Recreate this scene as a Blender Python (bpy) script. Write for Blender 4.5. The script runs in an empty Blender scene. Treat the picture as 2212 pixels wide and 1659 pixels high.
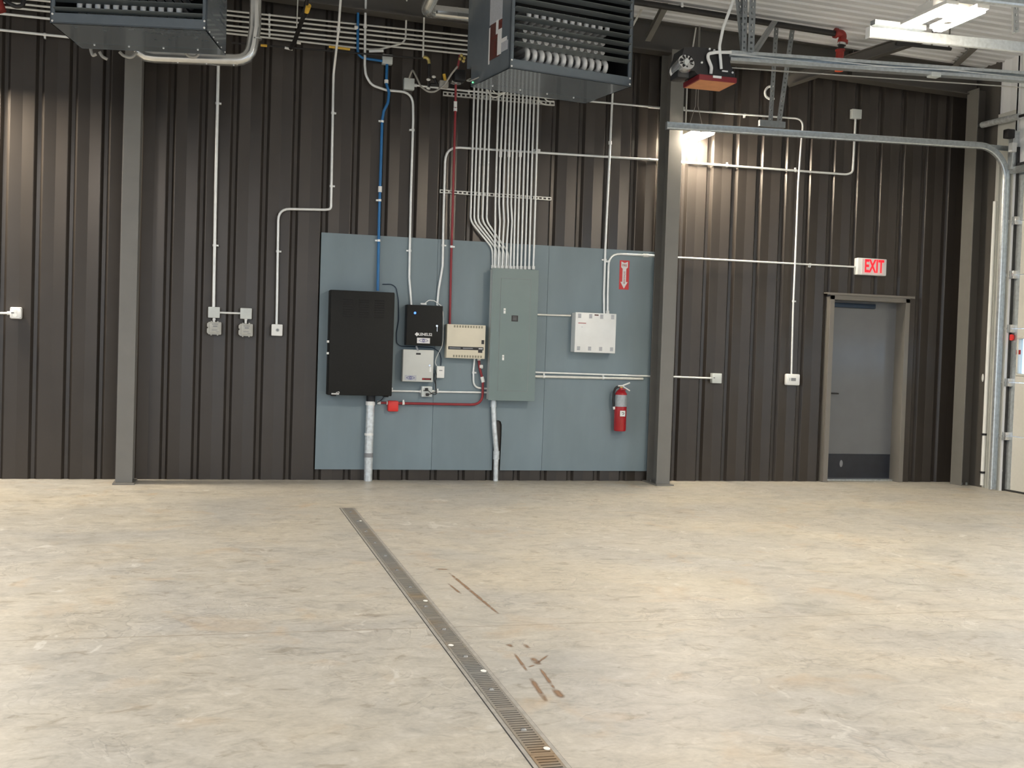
import bpy, bmesh, math, random
from mathutils import Vector, Matrix
random.seed(7)
C = bpy.context.scene.collection
PI = math.pi
# ------------------------------------------------------------------ camera (recovered from the photograph)
W_, H_ = 2212, 1659
CAM = Vector((-1.0174, -11.796, 1.3912)); YAW, PITCH, ROLL, FOC = 0.2575, -0.0285, 0.0331, 2437.4
FW = Vector((math.sin(YAW)*math.cos(PITCH), math.cos(YAW)*math.cos(PITCH), math.sin(PITCH)))
R0 = Vector((math.cos(YAW), -math.sin(YAW), 0)); U0 = R0.cross(FW)
RT = R0*math.cos(ROLL) + U0*math.sin(ROLL); UP = -R0*math.sin(ROLL) + U0*math.cos(ROLL)
def ray(px, py): return FW + RT*((px-W_/2)/FOC) - UP*((py-H_/2)/FOC)
def P(px, py, Y):                      # measured point on the upright plane at depth Y
    d = ray(px, py); return CAM + d*((Y-CAM.y)/d.y)
def Fz(px, py, Z=0.0):                 # measured point on the level plane at height Z
    d = ray(px, py); return CAM + d*((Z-CAM.z)/d.z)
def Px(px, py, X):
    d = ray(px, py); return CAM + d*((X-CAM.x)/d.x)
cd = bpy.data.cameras.new('camera'); cam = bpy.data.objects.new('camera', cd); C.objects.link(cam)
cd.sensor_width = 36; cd.lens = 36*FOC/W_; cd.clip_start = .05; cd.clip_end = 200
m = Matrix((RT, UP, -FW)).transposed().to_4x4(); m.translation = CAM; cam.matrix_world = m
bpy.context.scene.camera = cam

# ------------------------------------------------------------------ materials
def mat(name, col, rough=.5, metal=0., var=.06, scale=9., bump=0., emit=None, spec=.5, stretch=None, coat=0.):
    M = bpy.data.materials.new(name); M.use_nodes = True
    nt = M.node_tree; N = nt.nodes; L = nt.links; b = N['Principled BSDF']
    tc = N.new('ShaderNodeTexCoord'); no = N.new('ShaderNodeTexNoise'); no.inputs['Scale'].default_value = scale; no.inputs['Detail'].default_value = 4
    if stretch:
        mp = N.new('ShaderNodeMapping'); mp.inputs['Scale'].default_value = stretch
        L.new(tc.outputs['Object'], mp.inputs[0]); L.new(mp.outputs[0], no.inputs['Vector'])
    else: L.new(tc.outputs['Object'], no.inputs['Vector'])
    rp = N.new('ShaderNodeValToRGB'); c = Vector(col[:3])
    rp.color_ramp.elements[0].position = .3; rp.color_ramp.elements[1].position = .7
    rp.color_ramp.elements[0].color = (*(c*(1-var)), 1); rp.color_ramp.elements[1].color = (*(c*(1+var)), 1)
    L.new(no.outputs['Fac'], rp.inputs[0]); L.new(rp.outputs[0], b.inputs['Base Color'])
    b.inputs['Roughness'].default_value = rough; b.inputs['Metallic'].default_value = metal
    b.inputs['Specular IOR Level'].default_value = spec; b.inputs['Coat Weight'].default_value = coat
    if bump:
        bp = N.new('ShaderNodeBump'); bp.inputs['Strength'].default_value = bump; bp.inputs['Distance'].default_value = .004
        L.new(no.outputs['Fac'], bp.inputs['Height']); L.new(bp.outputs[0], b.inputs['Normal'])
    if emit:
        b.inputs['Emission Color'].default_value = (*emit[:3], 1); b.inputs['Emission Strength'].default_value = emit[3]
    return M
M = {}
M['brown'] = mat('bronze_wall_paint', (.056, .048, .042), .31, .35, .05, 3)
M['column'] = mat('bronze_column_paint', (.175, .17, .158), .42, 0, .05, 5)
M['beam'] = mat('bronze_beam_paint', (.085, .079, .072), .45, 0, .05, 5)
M['frame'] = mat('door_frame_paint', (.19, .177, .16), .4, 0, .04, 5)
M['slab'] = mat('door_slab_paint', (.15, .158, .17), .22, 0, .04, 4)
M['kick'] = mat('door_kick_plate', (.018, .022, .032), .35, 0, .15, 9)
M['white_liner'] = mat('white_liner_panel', (.82, .84, .87), .4, 0, .03, 2)
M['white'] = mat('white_plastic', (.88, .89, .88), .45, 0, .03, 8)
M['white_box'] = mat('white_enamel', (.86, .88, .88), .35, 0, .03, 8)
M['pale_box'] = mat('pale_grey_box', (.62, .66, .65), .4, 0, .05, 20)
M['wp_box'] = mat('weathered_grey_box', (.46, .46, .43), .45, .1, .06, 20)
M['emt'] = mat('galvanised_conduit', (.88, .90, .89), .32, .22, .06, 15)
M['emt_dull'] = mat('dull_conduit', (.76, .76, .72), .4, .2, .08, 15)
M['galv'] = mat('galvanised_steel', (.60, .64, .66), .3, .75, .14, 30)
M['galv_pipe'] = mat('galvanised_pipe', (.70, .74, .76), .35, .5, .2, 26)
M['flue'] = mat('flue_pipe_metal', (.72, .73, .72), .2, .85, .08, 12)
M['angle'] = mat('slotted_angle_steel', (.26, .28, .29), .45, .4, .12, 25)
M['blue'] = mat('blue_conduit_paint', (.016, .16, .42), .4, 0, .08, 9)
M['red'] = mat('red_conduit_paint', (.27, .022, .03), .42, 0, .08, 9)
M['redbox'] = mat('red_box_paint', (.72, .035, .03), .45, 0, .05, 9)
M['redfit'] = mat('red_pipe_fitting', (.24, .02, .016), .4, 0, .15, 20)
M['orange'] = mat('orange_red_cap', (.62, .09, .03), .45, 0, .08, 20)
M['ply'] = mat('grey_painted_plywood', (.19, .25, .287), .5, 0, .09, 3, .12, stretch=(1, 1, .35))
M['panel'] = mat('grey_green_enamel', (.175, .235, .24), .38, 0, .03, 5)
M['black_cab'] = mat('black_powder_coat', (.010, .0105, .0102), .65, 0, .12, 60, .15, spec=.32)
M['black'] = mat('black_plastic', (.012, .012, .014), .45, 0, .1, 20)
M['navy'] = mat('dark_navy_plastic', (.012, .03, .06), .45, 0, .1, 20)
M['void'] = mat('dark_interior', (.006, .006, .007), .8, 0, .1, 20)
M['grey_cab'] = mat('light_grey_enamel', (.60, .62, .60), .42, 0, .03, 8)
M['beige'] = mat('beige_enamel', (.74, .69, .56), .45, 0, .03, 8)
M['beige_dark'] = mat('beige_vent', (.30, .28, .21), .6, 0, .05, 8)
M['heater'] = mat('heater_blue_grey_enamel', (.115, .14, .165), .24, 0, .05, 12, coat=.3)
M['heater_dark'] = mat('heater_dark_enamel', (.07, .085, .10), .35, 0, .05, 12)
M['louver'] = mat('louver_grey_enamel', (.10, .115, .12), .35, 0, .05, 12)
M['tube'] = mat('aluminised_heat_tube', (.80, .80, .80), .4, .15, .06, 18)
M['chrome'] = mat('bright_metal', (.72, .73, .74), .22, .8, .08, 20)
M['screw'] = mat('bright_screw', (.85, .85, .85), .3, .3, .05, 20)
M['brass'] = mat('brass_fitting', (.55, .45, .16), .35, .6, .15, 40)
M['yellow'] = mat('yellow_pipe_label', (.75, .47, .06), .5, 0, .08, 30)
M['black_pipe'] = mat('black_steel_pipe', (.018, .017, .018), .5, .1, .15, 20)
M['label_grey'] = mat('label_grey_print', (.25, .26, .28), .6, 0, .05, 40)
M['label_black'] = mat('label_black_print', (.02, .02, .022), .5, 0, .05, 40)
M['label_red'] = mat('label_red_print', (.35, .02, .02), .5, 0, .08, 40)
M['label_maroon'] = mat('label_maroon_print', (.13, .022, .016), .5, 0, .2, 60)
M['label_brown'] = mat('label_brown_print', (.10, .03, .025), .5, 0, .3, 90)
M['label_violet'] = mat('label_violet_print', (.10, .10, .32), .5, 0, .1, 40)
M['paper'] = mat('white_label', (.80, .80, .80), .5, 0, .03, 40)
M['paper_grey'] = mat('pale_grey_label', (.46, .48, .52), .5, 0, .08, 60)
M['ext_red'] = mat('extinguisher_red', (.40, .012, .02), .25, 0, .06, 9, coat=.4)
M['silver_label'] = mat('silver_label', (.38, .41, .44), .4, .25, .1, 40)
M['sign_red'] = mat('sign_red', (.62, .03, .03), .4, 0, .04, 20)
M['exit_glow'] = mat('exit_letter_glow', (.6, .01, .02), .4, 0, .03, 20, emit=(1, .02, .04, .75))
M['exit_face'] = mat('exit_sign_face', (.78, .74, .74), .4, 0, .03, 20, emit=(1, .12, .14, .12))
M['led_blue'] = mat('blue_indicator', (.05, .15, .8), .4, 0, .02, 20, emit=(.08, .25, 1, 2.2))
M['led_green'] = mat('green_indicator', (.1, .8, .3), .4, 0, .02, 20, emit=(.2, 1, .4, 1.5))
M['opener_red'] = mat('opener_red_plastic', (.20, .010, .018), .4, 0, .06, 20)
M['opener_pan'] = mat('opener_lit_underside', (.62, .27, .12), .45, 0, .1, 10)
M['lens'] = mat('lit_lamp_lens', (.9, .88, .8), .5, 0, .01, 5, emit=(1.0, .88, .70, 640))
M['lamp_body'] = mat('lamp_housing', (.75, .74, .70), .4, 0, .03, 8)
M['gdoor'] = mat('white_garage_door', (.66, .65, .60), .42, 0, .02, 30, .05)
M['gseam'] = mat('door_seam_shade', (.40, .39, .36), .6, 0, .03, 30)
M['jamb'] = mat('white_jamb_trim', (.60, .61, .58), .4, .1, .03, 10)
M['rubber'] = mat('black_rubber', (.03, .03, .03), .7, 0, .1, 20)
M['drain'] = mat('drain_frame_steel', (.42, .40, .37), .5, .35, .18, 18)
M['white_spot'] = mat('white_drain_spot', (.85, .84, .80), .5, 0, .03, 20)
M['wire'] = mat('grey_flexible_cable', (.42, .41, .38), .5, .2, .08, 20)
M['ground'] = mat('outdoor_pavement', (.42, .42, .42), .8, 0, .1, 2)
M['glass'] = bpy.data.materials.new('window_glass'); M['glass'].use_nodes = True
nt = M['glass'].node_tree; nt.nodes.clear()
o_ = nt.nodes.new('ShaderNodeOutputMaterial'); mx = nt.nodes.new('ShaderNodeMixShader'); t_ = nt.nodes.new('ShaderNodeBsdfTransparent'); g_ = nt.nodes.new('ShaderNodeBsdfGlossy')
t_.inputs[0].default_value = (.93, .97, 1, 1); g_.inputs['Roughness'].default_value = .02; mx.inputs[0].default_value = .07
nt.links.new(t_.outputs[0], mx.inputs[1]); nt.links.new(g_.outputs[0], mx.inputs[2]); nt.links.new(mx.outputs[0], o_.inputs[0])

def ramp(N, stops):
    r = N.new('ShaderNodeValToRGB'); e = r.color_ramp.elements
    e[0].position, e[0].color = stops[0][0], (*stops[0][1], 1); e[1].position, e[1].color = stops[-1][0], (*stops[-1][1], 1)
    for p_, c in stops[1:-1]:
        x = e.new(p_); x.color = (*c, 1)
    return r
def concrete():
    Mt = bpy.data.materials.new('sealed_concrete_floor'); Mt.use_nodes = True
    nt = Mt.node_tree; N = nt.nodes; L = nt.links; b = N['Principled BSDF']
    tc = N.new('ShaderNodeTexCoord')
    def noise(scale, det=6, dist=0., rough=.55, stretch=None, off=0.):
        n = N.new('ShaderNodeTexNoise'); n.inputs['Scale'].default_value = scale; n.inputs['Detail'].default_value = det
        n.inputs['Distortion'].default_value = dist; n.inputs['Roughness'].default_value = rough
        mp = N.new('ShaderNodeMapping'); mp.inputs['Location'].default_value = (off, off*.7, 0)
        if stretch: mp.inputs['Scale'].default_value = stretch
        L.new(tc.outputs['Object'], mp.inputs[0]); L.new(mp.outputs[0], n.inputs['Vector'])
        return n.outputs['Fac']
    def mix(kind, fac, a, b_):
        x = N.new('ShaderNodeMix'); x.data_type = 'RGBA'; x.blend_type = kind
        for sock, v in ((0, fac), (6, a), (7, b_)):
            if isinstance(v, (int, float)): x.inputs[sock].default_value = v
            elif isinstance(v, tuple): x.inputs[sock].default_value = (*v, 1)
            else: L.new(v, x.inputs[sock])
        return x.outputs[2]
    big = ramp(N, [(.32, (.43, .415, .385)), (.5, (.485, .455, .40)), (.68, (.52, .475, .395))]); L.new(noise(.8, 4, .6), big.inputs[0])
    mid = ramp(N, [(.34, (.74, .745, .75)), (.46, (.94, .94, .935)), (.54, (1.0, 1.0, 1.0)), (.68, (1.13, 1.135, 1.15))]); L.new(noise(7.5, 8, 1.1, .66, (.8, 1.1, 1), 3.), mid.inputs[0])
    c1 = mix('MULTIPLY', .85, big.outputs[0], mid.outputs[0])
    # trowel swirls: thin dark and light arcs
    sw = ramp(N, [(.455, (1, 1, 1)), (.492, (.80, .80, .81)), (.505, (1.0, 1.0, 1.0)), (.525, (1.10, 1.10, 1.10)), (.56, (1, 1, 1))]); L.new(noise(2.3, 3, 3.2, .5, None, 11.), sw.inputs[0])
    msk = ramp(N, [(.45, (0, 0, 0)), (.62, (1, 1, 1))]); L.new(noise(1.7, 3, .4, .5, None, 21.), msk.inputs[0])
    c2 = mix('MULTIPLY', msk.outputs[0], c1, sw.outputs[0])
    fl = ramp(N, [(.58, (1, 1, 1)), (.68, (.58, .53, .46))]); L.new(noise(9.5, 6, 1.0, .6, (.7, 1, 1), 31.), fl.inputs[0])
    c3 = mix('MULTIPLY', .55, c2, fl.outputs[0])
    tan = ramp(N, [(.60, (0, 0, 0)), (.74, (1, 1, 1))]); L.new(noise(2.6, 4, .8, .5, None, 41.), tan.inputs[0])
    c4 = mix('MIX', tan.outputs[0], c3, (.50, .375, .245))
    c4b = mix('MIX', .45, c3, c4)
    wt = ramp(N, [(.66, (0, 0, 0)), (.73, (1, 1, 1))]); L.new(noise(4.2, 5, 1.0, .5, (1.6, 1, 1), 51.), wt.inputs[0])
    c5 = mix('MIX', wt.outputs[0], c4b, (.66, .64, .59)); c5 = mix('MIX', .6, c4b, c5)
    fine = ramp(N, [(.3, (.93, .93, .93)), (.7, (1.06, 1.06, 1.06))]); L.new(noise(45, 4), fine.inputs[0])
    c6 = mix('MULTIPLY', 1., c5, fine.outputs[0])
    # control joints
    geo = N.new('ShaderNodeNewGeometry'); sp = N.new('ShaderNodeSeparateXYZ'); L.new(geo.outputs['Position'], sp.inputs[0])
    wob = N.new('ShaderNodeTexNoise'); wob.inputs['Scale'].default_value = 1.3; L.new(tc.outputs['Object'], wob.inputs['Vector'])
    def joint(sock, at, half, prev):
        a = N.new('ShaderNodeMath'); a.operation = 'ADD'; L.new(sock, a.inputs[0]); a.inputs[1].default_value = -at
        w = N.new('ShaderNodeMath'); w.operation = 'MULTIPLY_ADD'; L.new(wob.outputs['Fac'], w.inputs[0]); w.inputs[1].default_value = .012; L.new(a.outputs[0], w.inputs[2])
        ab = N.new('ShaderNodeMath'); ab.operation = 'ABSOLUTE'; L.new(w.outputs[0], ab.inputs[0])
        lt = N.new('ShaderNodeMath'); lt.operation = 'LESS_THAN'; L.new(ab.outputs[0], lt.inputs[0]); lt.inputs[1].default_value = half
        fc = N.new('ShaderNodeMath'); fc.operation = 'MULTIPLY'; L.new(lt.outputs[0], fc.inputs[0]); fc.inputs[1].default_value = .5
        return mix('MIX', fc.outputs[0], prev, (.27, .225, .165))
    c7 = joint(sp.outputs['Y'], -6.28, .0075, c6); c7 = joint(sp.outputs['X'], 3.72, .004, c7)
    L.new(c7, b.inputs['Base Color'])
    rr = ramp(N, [(.3, (.34, .34, .34)), (.7, (.52, .52, .52))]); L.new(noise(3.1, 4, .5, .5, None, 61.), rr.inputs[0]); L.new(rr.outputs[0], b.inputs['Roughness'])
    b.inputs['Specular IOR Level'].default_value = .35
    bp = N.new('ShaderNodeBump'); bp.inputs['Strength'].default_value = .12; bp.inputs['Distance'].default_value = .004
    L.new(noise(5.5, 6, 1.4), bp.inputs['Height']); L.new(bp.outputs[0], b.inputs['Normal'])
    return Mt
M['floor'] = concrete()
def grate_mat():
    Mt = bpy.data.materials.new('rusting_grate_steel'); Mt.use_nodes = True
    nt = Mt.node_tree; N = nt.nodes; L = nt.links; b = N['Principled BSDF']
    g = N.new('ShaderNodeNewGeometry'); n = N.new('ShaderNodeTexNoise'); n.inputs['Scale'].default_value = 1.7; n.inputs['Detail'].default_value = 5; n.inputs['Distortion'].default_value = .6
    L.new(g.outputs['Position'], n.inputs['Vector'])
    r = ramp(N, [(.36, (.24, .235, .22)), (.50, (.27, .25, .22)), (.60, (.29, .235, .17)), (.74, (.30, .205, .12))]); L.new(n.outputs['Fac'], r.inputs[0]); L.new(r.outputs[0], b.inputs['Base Color'])
    b.inputs['Roughness'].default_value = .55; b.inputs['Metallic'].default_value = .25
    return Mt
M['grate'] = grate_mat()
def rust_mat():
    Mt = bpy.data.materials.new('rust_streak_on_concrete'); Mt.use_nodes = True
    nt = Mt.node_tree; N = nt.nodes; L = nt.links; b = N['Principled BSDF']
    b.inputs['Base Color'].default_value = (.27, .155, .085, 1); b.inputs['Roughness'].default_value = .6
    tc = N.new('ShaderNodeTexCoord'); n = N.new('ShaderNodeTexNoise'); n.inputs['Scale'].default_value = 14; n.inputs['Detail'].default_value = 5
    L.new(tc.outputs['Object'], n.inputs['Vector'])
    r = ramp(N, [(.30, (.25, .25, .25)), (.50, (.9, .9, .9))]); L.new(n.outputs['Fac'], r.inputs[0])
    at = N.new('ShaderNodeAttribute'); at.attribute_name = 'wear'; mu = N.new('ShaderNodeMath'); mu.operation = 'MULTIPLY'
    L.new(r.outputs[0], mu.inputs[0]); L.new(at.outputs['Fac'], mu.inputs[1]); L.new(mu.outputs[0], b.inputs['Alpha'])
    return Mt
M['rust'] = rust_mat()

# ------------------------------------------------------------------ mesh helpers
class MB:
    def __init__(s): s.bm = bmesh.new()
    def _add(s, fn):
        t = bmesh.new(); fn(t); me = bpy.data.meshes.new('tmp'); t.to_mesh(me); t.free(); s.bm.from_mesh(me); bpy.data.meshes.remove(me); return s
    def box(s, x0, x1, y0, y1, z0, z1, bev=0., seg=2, rot=None, at=None):
        def f(t):
            bmesh.ops.create_cube(t, size=1)
            cx, cy, cz = (x0+x1)/2, (y0+y1)/2, (z0+z1)/2
            for v in t.verts: v.co = Vector((v.co.x*(x1-x0), v.co.y*(y1-y0), v.co.z*(z1-z0)))
            if bev: bmesh.ops.bevel(t, geom=t.edges[:], offset=bev, segments=seg, affect='EDGES', profile=.5)
            if rot is not None: bmesh.ops.transform(t, matrix=rot.to_4x4(), verts=t.verts)
            for v in t.verts: v.co += Vector((cx, cy, cz))
        return s._add(f)
    def tube(s, pts, r, seg=12, fillet=0., fs=6, cap=True):
        pts = [Vector(p) for p in pts]
        if fillet and len(pts) > 2:
            q = [pts[0]]
            for i in range(1, len(pts)-1):
                a, b, c = pts[i-1], pts[i], pts[i+1]
                d1, d2 = (a-b), (c-b); l1, l2 = d1.length, d2.length; d1.normalize(); d2.normalize()
                ang = d1.angle(d2, PI)
                if ang > PI-.03: q.append(b); continue
                k = min(fillet/math.tan(ang/2), l1*.48, l2*.48)
                s0, s1 = b+d1*k, b+d2*k
                for j in range(fs+1):
                    t = j/fs; q.append(s0*(1-t)**2 + b*2*t*(1-t) + s1*t*t)
            q.append(pts[-1]); pts = q
        n = len(pts); tang = []
        for i in range(n):
            d = pts[min(i+1, n-1)] - pts[max(i-1, 0)]; tang.append(d.normalized())
        up = Vector((0, 0, 1)) if abs(tang[0].z) < .9 else Vector((1, 0, 0))
        nx = tang[0].cross(up).normalized(); rings = []
        for i in range(n):
            nx = (nx - tang[i]*nx.dot(tang[i])).normalized(); ny = tang[i].cross(nx)
            rr = r[i] if isinstance(r, (list, tuple)) else r
            rings.append([s.bm.verts.new(pts[i] + nx*math.cos(2*PI*j/seg)*rr + ny*math.sin(2*PI*j/seg)*rr) for j in range(seg)])
        for i in range(n-1):
            for j in range(seg):
                s.bm.faces.new((rings[i][j], rings[i][(j+1) % seg], rings[i+1][(j+1) % seg], rings[i+1][j]))
        if cap: s.bm.faces.new(rings[0][::-1]); s.bm.faces.new(rings[-1])
        return s
    def lathe(s, prof, at, seg=20):            # prof: (radius, z)
        rings = [[s.bm.verts.new(Vector(at)+Vector((r*math.cos(2*PI*j/seg), r*math.sin(2*PI*j/seg), z))) for j in range(seg)] for r, z in prof]
        for i in range(len(rings)-1):
            for j in range(seg): s.bm.faces.new((rings[i][j], rings[i][(j+1) % seg], rings[i+1][(j+1) % seg], rings[i+1][j]))
        s.bm.faces.new(rings[0][::-1]); s.bm.faces.new(rings[-1]); return s
    def prism(s, poly, y0, y1, fn=None):       # poly in (x, z), extruded y0 (front) to y1
        fn = fn or (lambda x, y, z: Vector((x, y, z)))
        a = [s.bm.verts.new(fn(x, y0, z)) for x, z in poly]; b = [s.bm.verts.new(fn(x, y1, z)) for x, z in poly]
        s.bm.faces.new(a); s.bm.faces.new(b[::-1]); n = len(poly)
        for i in range(n): s.bm.faces.new((a[i], b[i], b[(i+1) % n], a[(i+1) % n]))
        return s
    def sphere(s, c, r, sc=(1, 1, 1), u=12, v=8):
        def f(t):
            bmesh.ops.create_uvsphere(t, u_segments=u, v_segments=v, radius=r)
            for q in t.verts: q.co = Vector((q.co.x*sc[0], q.co.y*sc[1], q.co.z*sc[2])) + Vector(c)
        return s._add(f)
    def quadstrip(s, rows):
        vr = [[s.bm.verts.new(Vector(p)) for p in r] for r in rows]
        for i in range(len(vr)-1):
            for j in range(len(vr[0])-1): s.bm.faces.new((vr[i][j], vr[i][j+1], vr[i+1][j+1], vr[i+1][j]))
        return s
    def text(s, body, size, fn, depth=.001, bold=0.):
        cu = bpy.data.curves.new('txt', 'FONT'); cu.body = body; cu.size = size; cu.align_x = 'CENTER'; cu.align_y = 'CENTER'; cu.extrude = depth; cu.offset = bold
        ob = bpy.data.objects.new('txt', cu); C.objects.link(ob); dg = bpy.context.evaluated_depsgraph_get()
        me = bpy.data.meshes.new_from_object(ob.evaluated_get(dg)); t = bmesh.new(); t.from_mesh(me)
        for v in t.verts: v.co = fn(v.co)
        t.to_mesh(me); t.free(); s.bm.from_mesh(me); bpy.data.meshes.remove(me); bpy.data.objects.remove(ob); bpy.data.curves.remove(cu); return s
    def build(s, name, m, parent=None, local=False, smooth=True, base=False):
        bmesh.ops.remove_doubles(s.bm, verts=s.bm.verts, dist=1e-6)
        bmesh.ops.recalc_face_normals(s.bm, faces=s.bm.faces)
        me = bpy.data.meshes.new(name); s.bm.to_mesh(me); s.bm.free()
        o = bpy.data.objects.new(name, me); C.objects.link(o); me.materials.append(M[m] if isinstance(m, str) else m)
        if parent is not None:
            o.parent = parent
            if not local:
                w = Vector(parent.location); q = parent.parent
                while q is not None: w += Vector(q.location); q = q.parent
                me.transform(Matrix.Translation(-w))
        elif not local:
            xs = [v.co for v in me.vertices]
            c = Vector(((min(v.x for v in xs)+max(v.x for v in xs))/2, (min(v.y for v in xs)+max(v.y for v in xs))/2, min(v.z for v in xs)))
            me.transform(Matrix.Translation(-c)); o.location = c
        if smooth:
            me.polygons.foreach_set('use_smooth', [True]*len(me.polygons)); me.set_sharp_from_angle(angle=math.radians(35))
        me.update(); return o
def tag(o, label, cat, group=None, kind=None):
    if label: o['label'] = label
    if cat: o['category'] = cat
    if group: o['group'] = group
    if kind: o['kind'] = kind
    return o
def thing(name, label, cat, loc, group=None, rz=0.):
    o = bpy.data.objects.new(name, None); C.objects.link(o); o.empty_display_size = .1
    o.location = loc; o.rotation_euler = (0, 0, rz); return tag(o, label, cat, group)
def struct(name, mb, m, parent=None, **k):
    o = mb.build(name, m, parent, **k)
    if parent is None: o['kind'] = 'structure'
    return o
def rect(tl, tr, br, bl, Y):                   # x0, x1, z0, z1 of an upright rectangle measured at depth Y
    a, b, c, d = P(*tl, Y), P(*tr, Y), P(*br, Y), P(*bl, Y)
    return (a.x+d.x)/2, (b.x+c.x)/2, (c.z+d.z)/2, (a.z+b.z)/2
def rect2(x0, y0, x1, y1, Y):                  # small upright things: bounding pixels
    yc, xc = (y0+y1)/2, (x0+x1)/2
    return P(x0, yc, Y).x, P(x1, yc, Y).x, P(xc, y1, Y).z, P(xc, y0, Y).z

# ------------------------------------------------------------------ the setting
XR, XL, YF = 7.62, -9.3, -18.5
def roofz(x): return 5.16 - .03*x if x > -1.8 else 5.214 - .03*(-1.8-x)
struct('floor', MB().box(XL, XR+.3, YF, .25, -.15, 0), 'floor', smooth=False)
PER, GC = .3048, .027
def profile(x0, x1, sgn=-1):
    """trapezoid ribbed liner panel: (x, y) pairs between x0 and x1, crests towards the room"""
    pts = []
    k = math.floor((x0-GC)/PER)-1
    while GC+k*PER < x1+PER:
        c = GC+k*PER
        pts += [(c-.040, -.036), (c-.016, -.004), (c+.016, -.004), (c+.040, -.036), (c+.046, -.037), (c+PER/2, -.025), (c+PER-.046, -.037)]
        k += 1
    out = [(x0, None)] + [p for p in pts if x0 < p[0] < x1] + [(x1, None)]
    def at(x):
        for (a, b) in zip(pts, pts[1:]):
            if a[0] <= x <= b[0]: return a[1] + (b[1]-a[1])*(x-a[0])/(b[0]-a[0]+1e-9)
        return -.03
    return [(x, y if y is not None else at(x)) for x, y in out]
DX0, DX1, DZ = 5.865, 6.845, 2.155            # rough opening of the exit door
def corr(mb, x0, x1, z0, z1f):
    pr = profile(x0, x1); mb.quadstrip([[(x, y, z0) for x, y in pr], [(x, y, z1f(x)) for x, y in pr]])
    mb.quadstrip([[(x0, .22, z0), (x1, .22, z0)], [(x0, .22, z1f(x0)), (x1, .22, z1f(x1))]])
wb = MB(); rz = lambda x: roofz(x)-.01
corr(wb, XL, DX0, -.03, rz); corr(wb, DX0, DX1, DZ, rz); corr(wb, DX1, XR+.05, -.03, rz)
struct('wall_back', wb, 'brown', smooth=False)
# ribbed white roof liner, ribs running up the slope
cb = MB(); rows0, rows1, rows2 = [], [], []
CP = .1524
for x_, y_ in [(YF+k*CP+o, h) for k in range(int((-YF+.1)/CP)+1) for o, h in ((0, -.030 if k % 2 == 0 else -.014), (.02, -.030 if k % 2 == 0 else -.014), (.045, 0), (.130, 0))]:
    h = -y_
    rows0.append((XR+.25, x_, roofz(XR+.25)+h-.03)); rows1.append((-1.8, x_, roofz(-1.8)+h-.03)); rows2.append((XL-.1, x_, roofz(XL-.1)+h-.03))
cb.quadstrip([rows0, rows1, rows2]); struct('ceiling', cb, 'white_liner', smooth=False)
# right wall with two overhead-door openings
O1, O2 = (-4.55, -.86), (-9.10, -5.42); OH = 3.66
def sidewall(name, X, sg, spans, ztop):
    w = MB()
    for (y0, y1, z0, z1) in spans:
        pr = profile(y0, y1)
        w.quadstrip([[(X+sg*(y_+.036), x_, z0) for x_, y_ in pr], [(X+sg*(y_+.036), x_, z1) for x_, y_ in pr]])
        w.quadstrip([[(X+sg*.2, y0, z0), (X+sg*.2, y1, z0)], [(X+sg*.2, y0, z1), (X+sg*.2, y1, z1)]])
        for yy in (y0, y1): w.quadstrip([[(X, yy, z0), (X+sg*.2, yy, z0)], [(X, yy, z1), (X+sg*.2, yy, z1)]])
        w.quadstrip([[(X, y0, z0), (X, y1, z0)], [(X+sg*.2, y0, z0), (X+sg*.2, y1, z0)]])
    return struct(name, w, 'white_liner', smooth=False)
ZT = 4.99
sidewall('wall_right', XR, 1, [(-.86, -.55, 0, ZT), (O1[0], O1[1], OH, ZT), (O2[1], O1[0], 0, ZT), (O2[0], O2[1], OH, ZT), (YF, O2[0], 0, ZT)], ZT)
struct('trim_1', MB().box(XR, XR+.02, -.56, .2, 0, ZT-.02), 'beam', smooth=False)      # bronze corner flashing beside the corner column
OL = (-8.6, -4.4)
sidewall('wall_left', XL, -1, [(OL[1], .2, 0, 5.0), (OL[0], OL[1], 3.66, 5.0), (YF, OL[0], 0, 5.0)], 5.0)
OF = [(-7.6, -3.0), (3.2, 5.8)]  # openings added in the unseen front wall to let frontal daylight in
wf = MB().box(XL, XR, YF-.2, YF, 3.66, 5.3).box(XL, OF[0][0], YF-.2, YF, 0, 3.66).box(OF[0][1], OF[1][0], YF-.2, YF, 0, 3.66).box(OF[1][1], XR, YF-.2, YF, 0, 3.66)
struct('wall_front', wf, 'white_liner', smooth=False)
struct('ground_outside', MB().box(XR+.3, 45, -60, 25, -.2, -.05).box(-45, XL-.1, -60, 25, -.2, -.05).box(XL-.1, XR+.3, -60, YF-.05, -.2, -.05), 'ground', smooth=False)

# bronze end rafter along the back wall under the roof
def rafter():
    t = thing('roof_rafter', 'long bronze steel rafter along the top of the brown wall under the white roof', 'roof beam', (2.9, -.18, 4.6))
    mb = MB(); x0, x1 = -1.7, XR-.02
    for (ya, yb, da, db) in ((-.26, -.08, -.335, -.323), (-.173, -.165, -.323, -.02), (-.26, -.08, -.02, -.008)):
        v = [Vector((x, y, roofz(x)-.02+d)) for x in (x0, x1) for y in (ya, yb) for d in (da, db)]
        b = [mb.bm.verts.new(q) for q in v]
        for f in ((0, 1, 3, 2), (4, 6, 7, 5), (0, 4, 5, 1), (2, 3, 7, 6), (0, 2, 6, 4), (1, 5, 7, 3)): mb.bm.faces.new([b[i] for i in f])
    mb.build('beam_web', 'beam', t, smooth=False)
    for xs in (-1.0, 1.4, 5.9): MB().box(xs-.005, xs+.005, -.255, -.173, roofz(xs)-.34, roofz(xs)-.04).build('stiffener', 'beam', t, smooth=False)
rafter()
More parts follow.
